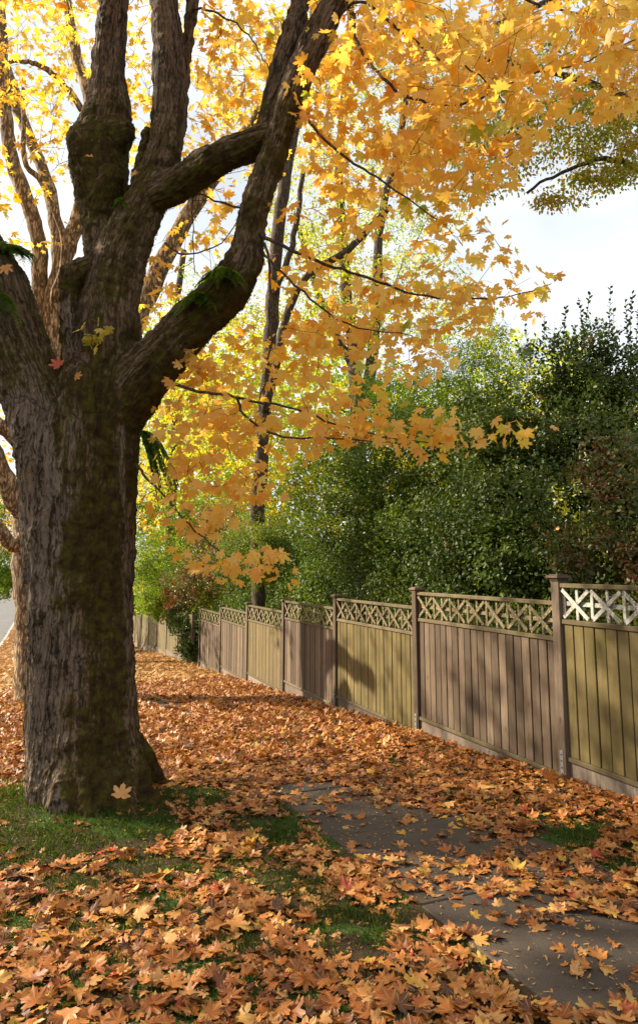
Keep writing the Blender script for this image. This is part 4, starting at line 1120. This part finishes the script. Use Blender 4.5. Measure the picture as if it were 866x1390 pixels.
def shrub(name, label, cat, base, blobs, size, mat, outline, seed, hue=0.5, hsd=0.22, dens=1.0, stems=5, lump=0.33, bark=None, dead=0, group=None, upright=0.3, spread=0.16, curl=.1, patch=0.25, big=False):
    """blobs: (u, v, ru, rv, Y, depth radius m, leaves)"""
    rg = np.random.default_rng(seed)
    root = empty(name, base); tag(root, label, cat, group)
    LP, LN = [], []
    cents = []
    for (u, v, ru, rv, Y, ry, n) in blobs:
        c = P(u, v, Y); rad = np.array([ru * Y / 900, ry, rv * Y / 900])
        n = int(n * dens)
        m = max(6, n // 90)
        d = rg.normal(0, 1, (m, 3)); d[:, 1] = np.where(rg.uniform(size=m) < .45, -np.abs(d[:, 1]), d[:, 1]); d /= np.linalg.norm(d, axis=1, keepdims=True)
        lc = c + d * rad * rg.uniform(0.25, 0.92, (m, 1)); lr = rad.mean() * lump * rg.uniform(0.5, 1.3, m)
        cents.append(lc[:: max(1, m // 12)])
        k = rg.integers(0, m, n)
        e = rg.normal(0, 1, (n, 3)); e /= np.linalg.norm(e, axis=1, keepdims=True)
        p = lc[k] + e * (lr[k] * rg.uniform(0.35, 1.15, n))[:, None]
        LP.append(p); LN.append(e * .7 + (d[k]) * .5)
    LP = np.concatenate(LP); LN = np.concatenate(LN)
    x_, y_ = LP[:, 0], LP[:, 1]
    s_, t_ = st(x_, y_)
    keep = (LP[:, 2] > gz(x_, y_) + 0.05) & ~((s_ < FS + 0.10) & (t_ < 21.4) & (t_ > 2))
    # ragged gaps
    keep &= (fbm(LP * (0.9 / max(0.3, lump)), 2, seed) > -0.28)
    LP, LN = LP[keep], LN[keep]
    n = len(LP)
    up = LN + np.array([0, 0, .5]) + rg.normal(0, .35, (n, 3))
    y = rg.normal(0, 1, (n, 3)) + LN * 0.5 + np.array([0, 0, upright])
    fr = rot_frames(n, y, up)
    h = np.clip(hue + patch * fbm(LP * 1.3, 2, seed + 1) + rg.normal(0, hsd, n), 0, 1)
    leaves('foliage', LP, fr, size * rg.uniform(.6, 1.25, n), h, outline, mat, root, curl, .12, seed=seed, fold=.15)
    b = np.array(base); tb = Tubes()
    cents = np.concatenate(cents)
    cs, ct = st(cents[:, 0], cents[:, 1])
    cents = cents[(cents[:, 2] > b[2] + .3) & ~((cs < FS + 0.12) & (ct < 21.4))]
    grow(np.array([b + (0, 0, .05), b + (.1, .1, .2), b + (-.1, .05, .25)]), cents, tb, .004, .03, seed, 5, .03, .3)
    tb.build('stems', bark or M['dark_bark'], root)
    if dead:
        i = rg.choice(n, dead); q = LP[i] + LN[i] * 0.06 + np.array([0, -.05, 0])
        fr = rot_frames(dead, rg.normal(0, 1, (dead, 3)) + (0, 0, -.5), rg.normal(0, .6, (dead, 3)) + (0, -.4, .6))
        leaves('caught_leaves', q, fr, rg.uniform(.05, .095, dead), rg.uniform(.2, .8, dead), OUT1, M['fallen'], root, .25, .3, .12, 2, seed=seed)
    return root

def sb(u, Y, ds=0.0):
    """a base on the ground under picture column u at depth Y, kept behind the fence"""
    x = float(P(u, 800, Y)[0]); s, t = st(x, Y)
    if s < FS + .4 and t < 22: s = FS + .45; x, Y = (float(q) for q in ST(s, t))
    return (x, Y, float(gz(x, Y)))

shrub('holly_bush', 'tall glossy holly with small dark green leaves, centre of the fence', 'bush', sb(560, 12.5), [
  (520, 720, 90, 90, 12.5, 1.5, 20000), (500, 620, 90, 80, 13.0, 1.5, 16000), (600, 640, 80, 90, 11.8, 1.4, 18000), (590, 740, 90, 70, 11.2, 1.2, 17000)], 0.052, M['holly'], OVAL, 61, 0.45, .25, lump=.26, dead=26)
shrub('privet_bush', 'small-leaved grey green privet behind the far fence panels', 'bush', sb(400, 18), [
  (390, 740, 80, 80, 17.5, 1.6, 17000), (420, 650, 80, 70, 18, 1.6, 13000), (350, 745, 42, 58, 15.9, .35, 12000), (330, 740, 60, 70, 19.5, 1.5, 11000), (450, 780, 70, 50, 15.5, 1.2, 12000)], 0.052, M['holly'], DIAM, 62, 0.75, .22, lump=.25, dead=10)
shrub('camellia_bush', 'broad leafy camellia filling the space right of the holly', 'bush', sb(700, 9.6), [
  (690, 690, 85, 90, 9.4, 1.1, 15000), (670, 590, 90, 80, 10, 1.3, 14000), (730, 770, 90, 60, 8.6, .8, 10000), (640, 780, 70, 50, 9.6, .8, 8000)], 0.058, M['laurel'], OVAL, 63, 0.5, .25, lump=.25, dead=26)
shrub('laurel_bush', 'dark laurel with tall upright shoots against the sky at right', 'bush', sb(800, 9.4), [
  (790, 520, 85, 85, 9.4, 1.0, 11000), (770, 600, 90, 70, 9, 1.0, 9000), (850, 560, 60, 90, 9.4, 1, 7000), (790, 650, 60, 60, 9.2, .9, 7000)], 0.055, M['laurel'], OVAL, 64, 0.35, .25, lump=.24, dead=6)
shrub('beech_bush', 'russet and green bush at the right edge above the lichened lattice', 'bush', sb(850, 7.6), [
  (850, 690, 70, 80, 7.6, .7, 7500), (830, 620, 60, 50, 7.9, .7, 4500), (820, 760, 80, 50, 7.3, .6, 5500), (890, 780, 60, 60, 6.6, .5, 4000)], 0.050, M['russet'], OVAL, 65, 0.5, .3, lump=.28, dead=14)
shrub('willow_bush', 'soft mid green rounded tree top rising behind the holly', 'bush', sb(620, 19), [
  (600, 530, 80, 70, 19, 2.0, 15000), (660, 500, 60, 60, 19, 1.8, 10000), (560, 570, 60, 60, 18, 1.6, 9000), (520, 540, 60, 50, 19, 1.5, 8000)], 0.055, M['bright'], DIAM, 66, 0.15, .2, lump=.26)
shrub('spruce_tree', 'small blue green conifer top between holly and laurel', 'tree', sb(712, 17), [
  (712, 475, 16, 22, 17, .3, 1400), (710, 520, 30, 35, 17, .5, 3000), (712, 570, 42, 40, 17, .7, 4000)], 0.05, M['spruce'], np.array([(0, 1.0), (.1, .4), (0, 0), (-.1, .4)]), 67, 0.5, .25, lump=.3, upright=-.2)
shrub('hazel_bush', 'bright green sunlit bush leaning over the far board fence', 'bush', sb(215, 30), [
  (215, 770, 45, 60, 29, 2.2, 12000), (260, 720, 55, 60, 27, 2.0, 12000), (195, 700, 40, 60, 31, 2.2, 9000), (225, 820, 40, 28, 27, 1.2, 7000)], 0.085, M['bright'], DIAM, 68, 0.36, .25, lump=.27, patch=.4)
shrub('dogwood_bush', 'dark bush mottled red and green beside the end of the lattice fence', 'bush', sb(285, 23.5), [
  (285, 780, 50, 50, 23.5, 1.6, 10000), (330, 770, 50, 50, 21.5, 1.3, 8000), (250, 800, 32, 40, 24.5, 1.2, 6000), (300, 720, 55, 40, 23, 1.5, 7000)], 0.065, M['mixed'], OVAL, 69, 0.42, .28, lump=.27, patch=.4)
shrub('laurel_bush', 'low very dark laurel spilling into the gap between the two fences', 'bush', f3(4.9, 23.0, float(slope_z(23.0))), [
  (255, 860, 22, 34, 23.2, .8, 5000), (242, 835, 22, 22, 24.2, .8, 3500), (262, 886, 16, 14, 22.6, .5, 1800)], 0.065, M['laurel'], OVAL, 70, 0.4, .2, lump=.3)
shrub('yew_bush', 'blackish evergreen at the far end of the board fence by the trunk', 'bush', sb(178, 40), [
  (180, 850, 14, 34, 40, 1.2, 4000), (172, 820, 16, 24, 41, 1.2, 3000)], 0.09, M['laurel'], DIAM, 72, 0.15, .15, lump=.3)
shrub('hornbeam_bush', 'leafy green crown hanging low over the distant road at left', 'tree', G(-30, 866), [
  (2, 788, 40, 28, 36, 2, 6000), (0, 760, 34, 40, 34, 2, 7000), (14, 790, 20, 22, 33, 1.4, 3500), (-20, 700, 50, 50, 34, 2.5, 6000)], 0.11, M['bright'], DIAM, 73, 0.35, .2, lump=.3)

# dense hedge line along the gardens, behind the separate bushes
def hedge(label, sa, sb_, ta, tb_, h0, h1, n, size, mat, seed, hue=.4):
    rg = np.random.default_rng(seed)
    tm = (ta + tb_) / 2
    root = empty('hedge', f3((sa + sb_) / 2, tm, float(slope_z(tm)))); tag(root, label, 'hedge')
    t = rg.uniform(ta, tb_, n); s = sa + (sb_ - sa) * rg.uniform(0, 1, n) ** 1.5
    x, y = ST(s, t)
    top = h0 + (h1 - h0) * (t - ta) / (tb_ - ta) + .5 * noise(np.stack([t * .8, s, 0 * t], 1), seed) - .8 * np.abs(s - sa - .6) / (sb_ - sa)
    z = gz(x, y) + top * rg.uniform(0, 1, n) ** .8
    s_off = .35 * fbm(np.stack([t * 1.6, z * 1.8, 0 * t], 1), 2, seed)
    x, y = ST(np.maximum(s + s_off, FS + .15), t)
    p = np.stack([x, y, z], 1); p = p[fbm(p * 2.2, 2, seed + 5) > -.3]; n = len(p)
    fr = rot_frames(n, rg.normal(0, 1, (n, 3)) + (0, 0, .3), rg.normal(0, .5, (n, 3)) + (-.6, -.2, .6))
    leaves('foliage', p, fr, size * rg.uniform(.6, 1.25, n), np.clip(hue + .3 * fbm(p * 1.3, 2, seed) + rg.normal(0, .2, n), 0, 1), OVAL, mat, root, .1, .12, fold=.15, seed=seed)
    tb2 = Tubes()
    for i in range(26):
        tt = ta + (tb_ - ta) * (i + rg.uniform(0, 1)) / 26; a = f3((sa + sb_) / 2, tt, float(slope_z(tt)) - .1)
        b = a + (rg.uniform(-.3, .3), rg.uniform(-.3, .3), h0 * .85)
        tb2.add(resample(np.array([a, (a + b) / 2 + rg.normal(0, .08, 3), b]), 4), np.linspace(.03, .008, 9), 6)
    tb2.build('stems', M['dark_bark'], root)
hedge('dense dark hedge pressed against the back of the near fence panels', 5.0, 6.8, 3.4, 12.6, 3.3, 3.7, 70000, .050, M['laurel'], 81)
hedge('dense green hedge behind the far lattice panels, lower and lighter', 5.1, 7.2, 12.6, 22, 3.4, 4.2, 56000, .065, M['holly'], 82)
hedge('tall hedge behind the plain board fence down the path', 5.1, 7.5, 22.3, 44, 3.6, 5.0, 42000, .11, M['bright'], 83, .25)

# the wood behind everything
def wood():
    root = tag(empty('background_wood', (4, 60, float(slope_z(60)))), 'distant mass of autumn trees closing the view behind the hedges', 'trees')
    rg = np.random.default_rng(77)
    n = 62000
    u = rg.uniform(-120, 1000, n); Y = rg.uniform(42, 60, n)
    top = np.where(u < 480, 450, 520) - 40 * np.sin(u / 90) - 50 * noise(np.stack([u / 60, Y / 9, 0 * u], 1), 3) + np.where(u < 150, 90, 0)
    v = top + (880 - top) * rg.uniform(0, 1, n) ** 0.9
    p = P(u, v, Y); p = p[p[:, 2] > gz(p[:, 0], p[:, 1])]
    n = len(p)
    s_, t_ = st(p[:, 0], p[:, 1])
    keep = (s_ > 6.5) | (s_ < -13); p = p[keep]; n = len(p)
    fr = rot_frames(n, rg.normal(0, 1, (n, 3)), rg.normal(0, .6, (n, 3)) + (0, -.6, .6))
    o = leaves('distant_foliage', p, fr, rg.uniform(.32, .6, n), np.clip(.40 + .45 * fbm(p * .25, 2, 8) + rg.normal(0, .12, n), 0, 1), OVAL, M['lime'], root, .1, .1)
    o['kind'] = 'stuff'; root['kind'] = 'stuff'
wood()
print('shrubs', time.time() - T_0)

# laurel shoots against the sky
def shoots():
    rg = np.random.default_rng(5)
    root = bpy.data.objects['laurel_bush']
    tb = Tubes(); pp, yy = [], []
    for (u, v) in [(712, 440), (738, 425), (752, 446), (768, 415), (785, 404), (800, 398), (812, 430), (828, 388), (832, 420), (848, 405), (858, 396), (866, 420), (780, 440), (838, 450), (700, 455), (880, 400)]:
        Y = rg.uniform(8.8, 9.8)
        a = P(u + rg.uniform(-14, 14), 500 + rg.uniform(-20, 20), Y); b = P(u, v, Y)
        c = resample(np.array([a, (a + b) / 2 + rg.normal(0, .04, 3), b]), 6)
        tb.add(c, np.linspace(.006, .002, len(c)), 4)
        L = np.linalg.norm(b - a); m = int(L / 0.028)
        for i in range(m):
            t = i / m; j = t * (len(c) - 1); q = c[int(j)] * (1 - j % 1) + c[min(int(j) + 1, len(c) - 1)] * (j % 1)
            an = i * 2.4; pp.append(q); yy.append((math.cos(an), math.sin(an), .9))
    tb.build('shoot_stems', M['dark_bark'], root)
    pp, yy = np.array(pp), np.array(yy)
    leaves('shoot_leaves', pp, rot_frames(len(pp), yy, rg.normal(0, .3, pp.shape) + (0, 0, 1)), rg.uniform(.045, .075, len(pp)), rg.uniform(0, .5, len(pp)), OVAL * np.array([1.3, 1]), M['laurel'], root, .2, .1)
shoots()

# green pole by the road, behind the old maple
def pole():
    g = G(28, 912); x, y, z = g
    root = empty('sign_post', g); tag(root, 'slim dark green metal post on the verge beside the second maple', 'post')
    t = Tubes(); t.add(np.array([[x, y, z - .3], [x, y, z + 1], [x, y, z + 2.9]]), [.045, .045, .045], 12); t.build('pole', M['green_paint'], root)
    t = Tubes(); t.add(np.array([[x, y, z + 2.9], [x, y, z + 2.93], [x, y, z + 2.96]]), [.055, .055, .02], 12); t.build('cap', M['green_paint'], root)
    t = Tubes(); t.add(np.array([[x, y, z - .02], [x, y, z + .02], [x, y, z + .05]]), [.10, .10, .055], 12); t.build('collar', M['green_paint'], root)
pole()

# ------------------------------------------------------------ ferns on the old maple
def fern(label, base, dirs_len, seed, drop=0.5, pin=0.05):
    rg = np.random.default_rng(seed)
    root = empty('fern', base); tag(root, label, 'fern')
    b = np.array(base)
    for (d, L) in dirs_len:
        d = np.array(d, float); d /= np.linalg.norm(d)
        m = 22; t = np.linspace(0, 1, m)[:, None]
        C = b + d * L * t + np.array([0, 0, -drop]) * L * t ** 2
        tg_ = np.gradient(C, axis=0); tg_ /= np.linalg.norm(tg_, axis=1, keepdims=True)
        side = np.cross(tg_, (0, 0, 1.0)) + 1e-4; side /= np.linalg.norm(side, axis=1, keepdims=True)
        tb = Tubes(); tb.add(C, np.linspace(.0022, .0008, m), 3)
        P_, Y_ = [], []
        for sg in (-1, 1):
            P_.append(C[1:]); Y_.append(side[1:] * sg + tg_[1:] * .45 + rg.normal(0, .08, (m - 1, 3)) + np.array([0, 0, -.15]))
        P_, Y_ = np.concatenate(P_), np.concatenate(Y_)
        w = np.sin(np.linspace(0.12, 1, m - 1) ** .8 * math.pi) * pin + .014
        fr = rot_frames(len(P_), Y_, rg.normal(0, .2, P_.shape) + (0, 0, 1))
        pinna = np.array([(0, 1.0), (.07, .75), (.11, .4), (.10, .08), (0, 0), (-.10, .08), (-.11, .4), (-.07, .75)])
        fo = leaves('frond', P_, fr, np.concatenate([w, w]), np.clip(rg.normal(.45, .25) + rg.normal(0, .1, len(P_)), 0, 1), pinna, M['fern'], root, .2, .2)
        st_o = mesh('stalk', np.concatenate(tb.V) - 0, [np.concatenate(tb.Q), np.concatenate(tb.T)], M['fern'], fo)
def on(u, v, Y): return P(u, v, Y)
def fans(n, seed, L0, L1, up=0.5, front=-0.6, wide=1.0):
    rg = np.random.default_rng(seed); r = []
    for i in range(n):
        a = rg.uniform(-1, 1)
        r.append(((a * wide, front * rg.uniform(.2, 1.2), up * rg.uniform(0, 1)), rg.uniform(L0, L1)))
    return r
fern('green fern clump drooping from the bend of the right-hand limb', on(302, 374, 5.20), fans(44, 1, .12, .30, .9), 1, 1.0)
fern('small fern lower on the same mossy limb, beside the larger clump', on(270, 404, 5.28), fans(30, 2, .10, .24, .8), 2, 1.1)
fern('dark fern clump on top of the left limb at the picture edge', on(20, 344, 5.45), fans(34, 3, .2, .36, .7), 3, .9)
fern('trailing fern at the outer end of the left limb, hanging lowest', on(2, 400, 5.2), fans(18, 4, .18, .32, .1), 4, 1.4)
fern('tiny fern tucked in the moss under the swollen burl', on(168, 272, 5.62), fans(8, 5, .08, .16, .3), 5, 1.2)
fern('feathery dark frond bunch hanging off the right side of the trunk', on(190, 585, 5.7), [((1, -.2 * i % .5, .3 - .14 * i), .30 + .03 * (i % 4)) for i in range(14)], 6, 1.3, .07)

def sprout():
    b = on(128, 462, 5.50); rg = np.random.default_rng(8)
    tb = Tubes(); ps = []
    for i in range(7):
        e = b + np.array([rg.uniform(-.10, .16), rg.uniform(-.15, 0), rg.uniform(-.08, .12)])
        tb.add(resample(np.array([b + (0, .05, 0), (b + e) / 2 + (0, 0, .03), e]), 3), [.003, .0028, .0026, .0022, .002, .0018, .0015], 4); ps.append(e)
    root = maple
    o = tb.build('sprout', M['twig'], root)
    ps = np.repeat(np.array(ps), 2, 0) + rg.normal(0, .03, (14, 3))
    leaves('sprout_leaves', ps, rot_frames(14, rg.normal(0, 1, (14, 3)) + (.3, -.3, -.3), rg.normal(0, .5, (14, 3)) + (0, -.7, .6)), rg.uniform(.05, .09, 14), rg.uniform(.75, 1.0, 14), OUT2, M['yellow'], o, .15, .3, .08, 2)
sprout()
print('ferns', time.time() - T_0)

# ------------------------------------------------------------ grass and fallen leaves
grass_px = [(60, 1110, 130, 45, 1.0), (170, 1120, 70, 30, 1), (20, 1150, 90, 25, .9), (250, 1085, 55, 14, .6), (385, 1133, 26, 18, .9), (350, 1185, 60, 20, .8), (400, 1205, 50, 18, .8), (480, 1270, 50, 36, 1.0), (320, 1285, 40, 16, .8),
            (95, 1205, 50, 14, .7), (240, 1230, 40, 14, .7), (430, 1230, 40, 14, .7), (770, 1140, 45, 16, .8), (835, 1180, 40, 12, .8), (560, 1290, 20, 10, .4), (20, 1255, 40, 12, .6), (330, 1120, 30, 12, .5), (210, 1180, 60, 12, .6), (30, 950, 20, 18, .5),
            (440, 1200, 30, 10, .6), (150, 1265, 50, 10, .5), (720, 1180, 20, 8, .5)]
bare_px = [(450, 1100, 60, 22, .9), (520, 1120, 90, 26, .95), (590, 1150, 70, 26, .93), (500, 1152, 70, 20, .93), (420, 1078, 40, 14, .8), (570, 1195, 60, 18, .75), (640, 1200, 50, 12, .6), (620, 1238, 75, 24, .85), (700, 1232, 60, 14, .6),
           (800, 1285, 110, 30, .92), (730, 1290, 60, 24, .9), (228, 957, 26, 6, .8), (690, 1268, 50, 12, .7), (830, 1330, 160, 40, .95)]
def field(lst, u, v):
    f = np.zeros_like(u)
    for (a, b, ra, rb, w) in lst:
        f = np.maximum(f, w * np.clip(1.7 - 1.0 * (((u - a) / ra) ** 2 + ((v - b) / rb) ** 2), 0, 1))
    return f
def litter():
    rg = np.random.default_rng(99)
    def scatter(n, t0, t1, s0, s1, pw):
        t = t0 + (t1 - t0) * rg.uniform(0, 1, n) ** pw; s = rg.uniform(s0, s1, n)
        x, y = ST(s, t); return x, y, s, t
    def put(name, n, t0, t1, s0, s1, pw, size, outline, rings, mat, tilt, wav, pile, luv, seed, ymin=0.3, ymax=99):
        x, y, s, t = scatter(n, t0, t1, s0, s1, pw)
        z = gz(x, y)
        ok = (y > ymin) & (y < ymax)
        u, v = px(np.stack([x, y, z], 1))
        ok &= (u > -160) & (u < 1026) & (v < 1500)
        ok &= ~((s > FS - .06) & (s < FS + .08) & (t < 21))
        ok &= (s > -2.25) | ((s < -2.5) & (rg.uniform(size=n) < .08))
        w = 1 - np.maximum(field(grass_px, u, v) * .92, field(bare_px, u, v) * .89)
        w *= np.where((s > 2.0) & (s < 3.1) & (t < 6), .9, 1)
        nz = fbm(np.stack([x * 2.2, y * 2.2, 0 * x], 1), 2, 3)
        w = np.clip(w ** 1.6 + .28 * nz * (w < .95), 0.03, 1)
        ok &= rg.uniform(0, 1, n) < w
        x, y, s, t, w = x[ok], y[ok], s[ok], t[ok], w[ok]; n = len(x)
        dtr = np.hypot(x + 1.95, y - 5.8); k = dtr > .52
        x, y, s, t, w = x[k], y[k], s[k], t[k], w[k]; n = len(x)
        z = gz(x, y) + np.where((s > 1.93) & (s < 3.17), .012, .004)
        z = z + rg.uniform(0.004, pile, n) * np.clip(w * 1.3 - .3, 0.12, 1) + .02 * np.clip((s - 3.4), 0, 1)
        a = rg.uniform(0, 2 * math.pi, n)
        yv = np.stack([np.cos(a), np.sin(a), rg.normal(0, tilt, n)], 1)
        up = np.stack([rg.normal(0, tilt, n), rg.normal(0, tilt, n), np.where(rg.uniform(size=n) < .5, 1.0, -1.0)], 1)
        fr = rot_frames(n, yv, up)
        hue = np.clip(rg.normal(.46, .21, n) + .10 * nz[ok][k], 0, 1)
        odd = rg.uniform(size=n); hue = np.where(odd < .012, .97, np.where(odd < .05, .93, np.where(odd < .12, rg.uniform(0, .12, n), np.minimum(hue, .88))))
        return leaves(name, np.stack([x, y, z], 1), fr, size * rg.choice([.45, .65, .85, 1.0, 1.15, 1.35], n) * rg.uniform(.85, 1.15, n), hue, outline, mat, None, .28, .12, wav, rings, luv, seed, origin=(0, 3, 0), kind='stuff')
    a = put('fallen_leaves', 50000, -1.5, 7.2, -3.6, 6.2, 1.0, .054, OUT2, 3, M['fallen'], .22, .17, .040, True, 1)
    tag(a, 'thick crisp litter of orange and tan maple leaves over the near verge and path', 'leaves')
    b = put('fallen_leaves', 52000, 7.0, 17, -3.6, 4.6, 1.0, .074, OUT1, 2, M['fallen'], .36, .24, .05, True, 2)
    tag(b, 'orange leaf litter covering the path and verge along the middle of the fence', 'leaves')
    c = put('fallen_leaves', 52000, 16.8, 56, -4.6, 4.7, 1.25, .11, OUT0, 1, M['fallen'], .30, .10, .05, False, 3)
    tag(c, 'far golden leaf litter reaching down to the distant road', 'leaves')
    # crumbled bits, stalks and seeds among the leaves
    n = 26000
    x, y, ss_, tt_ = scatter(n, -1.0, 9.0, -2.2, 4.35, 1.0)
    z = gz(x, y); u, v = px(np.stack([x, y, z], 1))
    ok = (y > .5) & (u > -80) & (u < 950) & (v < 1480) & (rg.uniform(size=n) < .35 + .65 * (fbm(np.stack([x * 3, y * 3, 0 * x], 1), 2, 9) > 0)) & (np.hypot(x + 1.95, y - 5.8) > .5)
    x, y, z = x[ok], y[ok], z[ok] + np.where((ss_[ok] > 1.93) & (ss_[ok] < 3.17), .012, .006); n = len(x)
    a_ = rg.uniform(0, 6.3, n)
    fr = rot_frames(n, np.stack([np.cos(a_), np.sin(a_), rg.normal(0, .12, n)], 1), rg.normal(0, .25, (n, 3)) + (0, 0, 1))
    cr = leaves('leaf_crumbs', np.stack([x, y, z + rg.uniform(0, .008, n)], 1), fr, rg.uniform(.006, .028, n), np.clip(rg.normal(.25, .2, n), 0, .85), np.array([(0, 1.0), (.16, .7), (.10, .3), (.22, 0), (-.12, -.1), (-.2, .5)]), M['fallen'], None, .3, .2, seed=12, origin=(0, 4, 0), kind='stuff')
    tag(cr, 'brown leaf crumbs and stalks strewn over the path and turf', 'leaf crumbs')
    # grass
    n = 420000
    x = rg.uniform(-5.2, 3.6, n); y = rg.uniform(1.6, 8.2, n); z = gz(x, y)
    u, v = px(np.stack([x, y, z], 1)); s, t = st(x, y)
    f = np.clip(field(grass_px, u, v) + .15, 0, 1)
    f = np.where((s > 1.9) & (s < 3.2), 0, f)
    f = np.where(v > 1060, np.maximum(f, .38), f); f = np.where((s > 1.9) & (s < 3.2), 0, f); ok = (rg.uniform(size=n) < f * (.7 + .6 * noise(np.stack([x * 7, y * 7, 0 * x], 1), 4))) & (u > -60) & (u < 930) & (v < 1450) & (np.hypot(x + 1.95, y - 5.85) > .35)
    x, y, z = x[ok], y[ok], z[ok]; n = len(x)
    fr = rot_frames(n, np.stack([rg.normal(0, .55, n), rg.normal(0, .55, n), np.ones(n)], 1), rg.normal(0, 1, (n, 3)))
    g = leaves('grass', np.stack([x, y, z - .004], 1), fr, rg.uniform(.018, .055, n), np.clip(rg.normal(.45, .25, n), 0, 1), np.array([(0, 1.0), (.035, .5), (.05, 0), (-.05, 0), (-.035, .5)]), M['grass'], None, 0, .35, seed=9, origin=(0, 4, 0), kind='stuff')
    tag(g, 'short moss-green grass round the old trunk and in gaps between the leaves', 'grass')
litter()

def single_leaf(label, pos, yv, up, size, hue, seed, mat='fallen'):
    fr = rot_frames(1, np.array([yv], float), np.array([up], float))
    o = leaves('maple_leaf', np.array([pos], float), fr, np.array([size]), np.array([hue]), OUT2, M[mat], None, .2, .1, .06, 3, True, seed, origin=pos)
    tag(o, label, 'leaf')
g_ = G(164, 1098)
single_leaf('pale tan maple leaf standing upright against the foot of the old trunk', P(165, 1079, 5.12), (.1, .15, 1), (0.1, -1, .2), .088, .80, 4)
single_leaf('orange maple leaf stood on edge at the foot of the nearest capped post', P(745, 1056, 6.05), (.7, .1, 1), (.2, -1, .2), .095, .45, 5)
single_leaf('rusty leaf lying on the moss of the swollen burl', P(124, 213, 5.45), (-1, -.2, -.1), (0, -.7, .8), .07, .66, 6)
single_leaf('leaf caught high in the moss between burl and main limb', P(180, 237, 5.5), (1, -.2, .5), (0, -.8, .6), .07, .66, 7)
single_leaf('brown curled leaf on the left limb among the ferns', P(8, 362, 5.05), (.3, -.2, -1), (0, -1, .3), .08, .62, 8)
single_leaf('red leaf wedged in the crotch beside the cut stub', P(80, 495, 5.35), (-.8, -.2, .6), (0, -.9, .5), .08, .97, 9)
single_leaf('orange leaf in the crotch, just right of the red one', P(104, 511, 5.35), (.8, -.2, .2), (0, -.9, .5), .06, .5, 10)
print('done', time.time() - T_0)
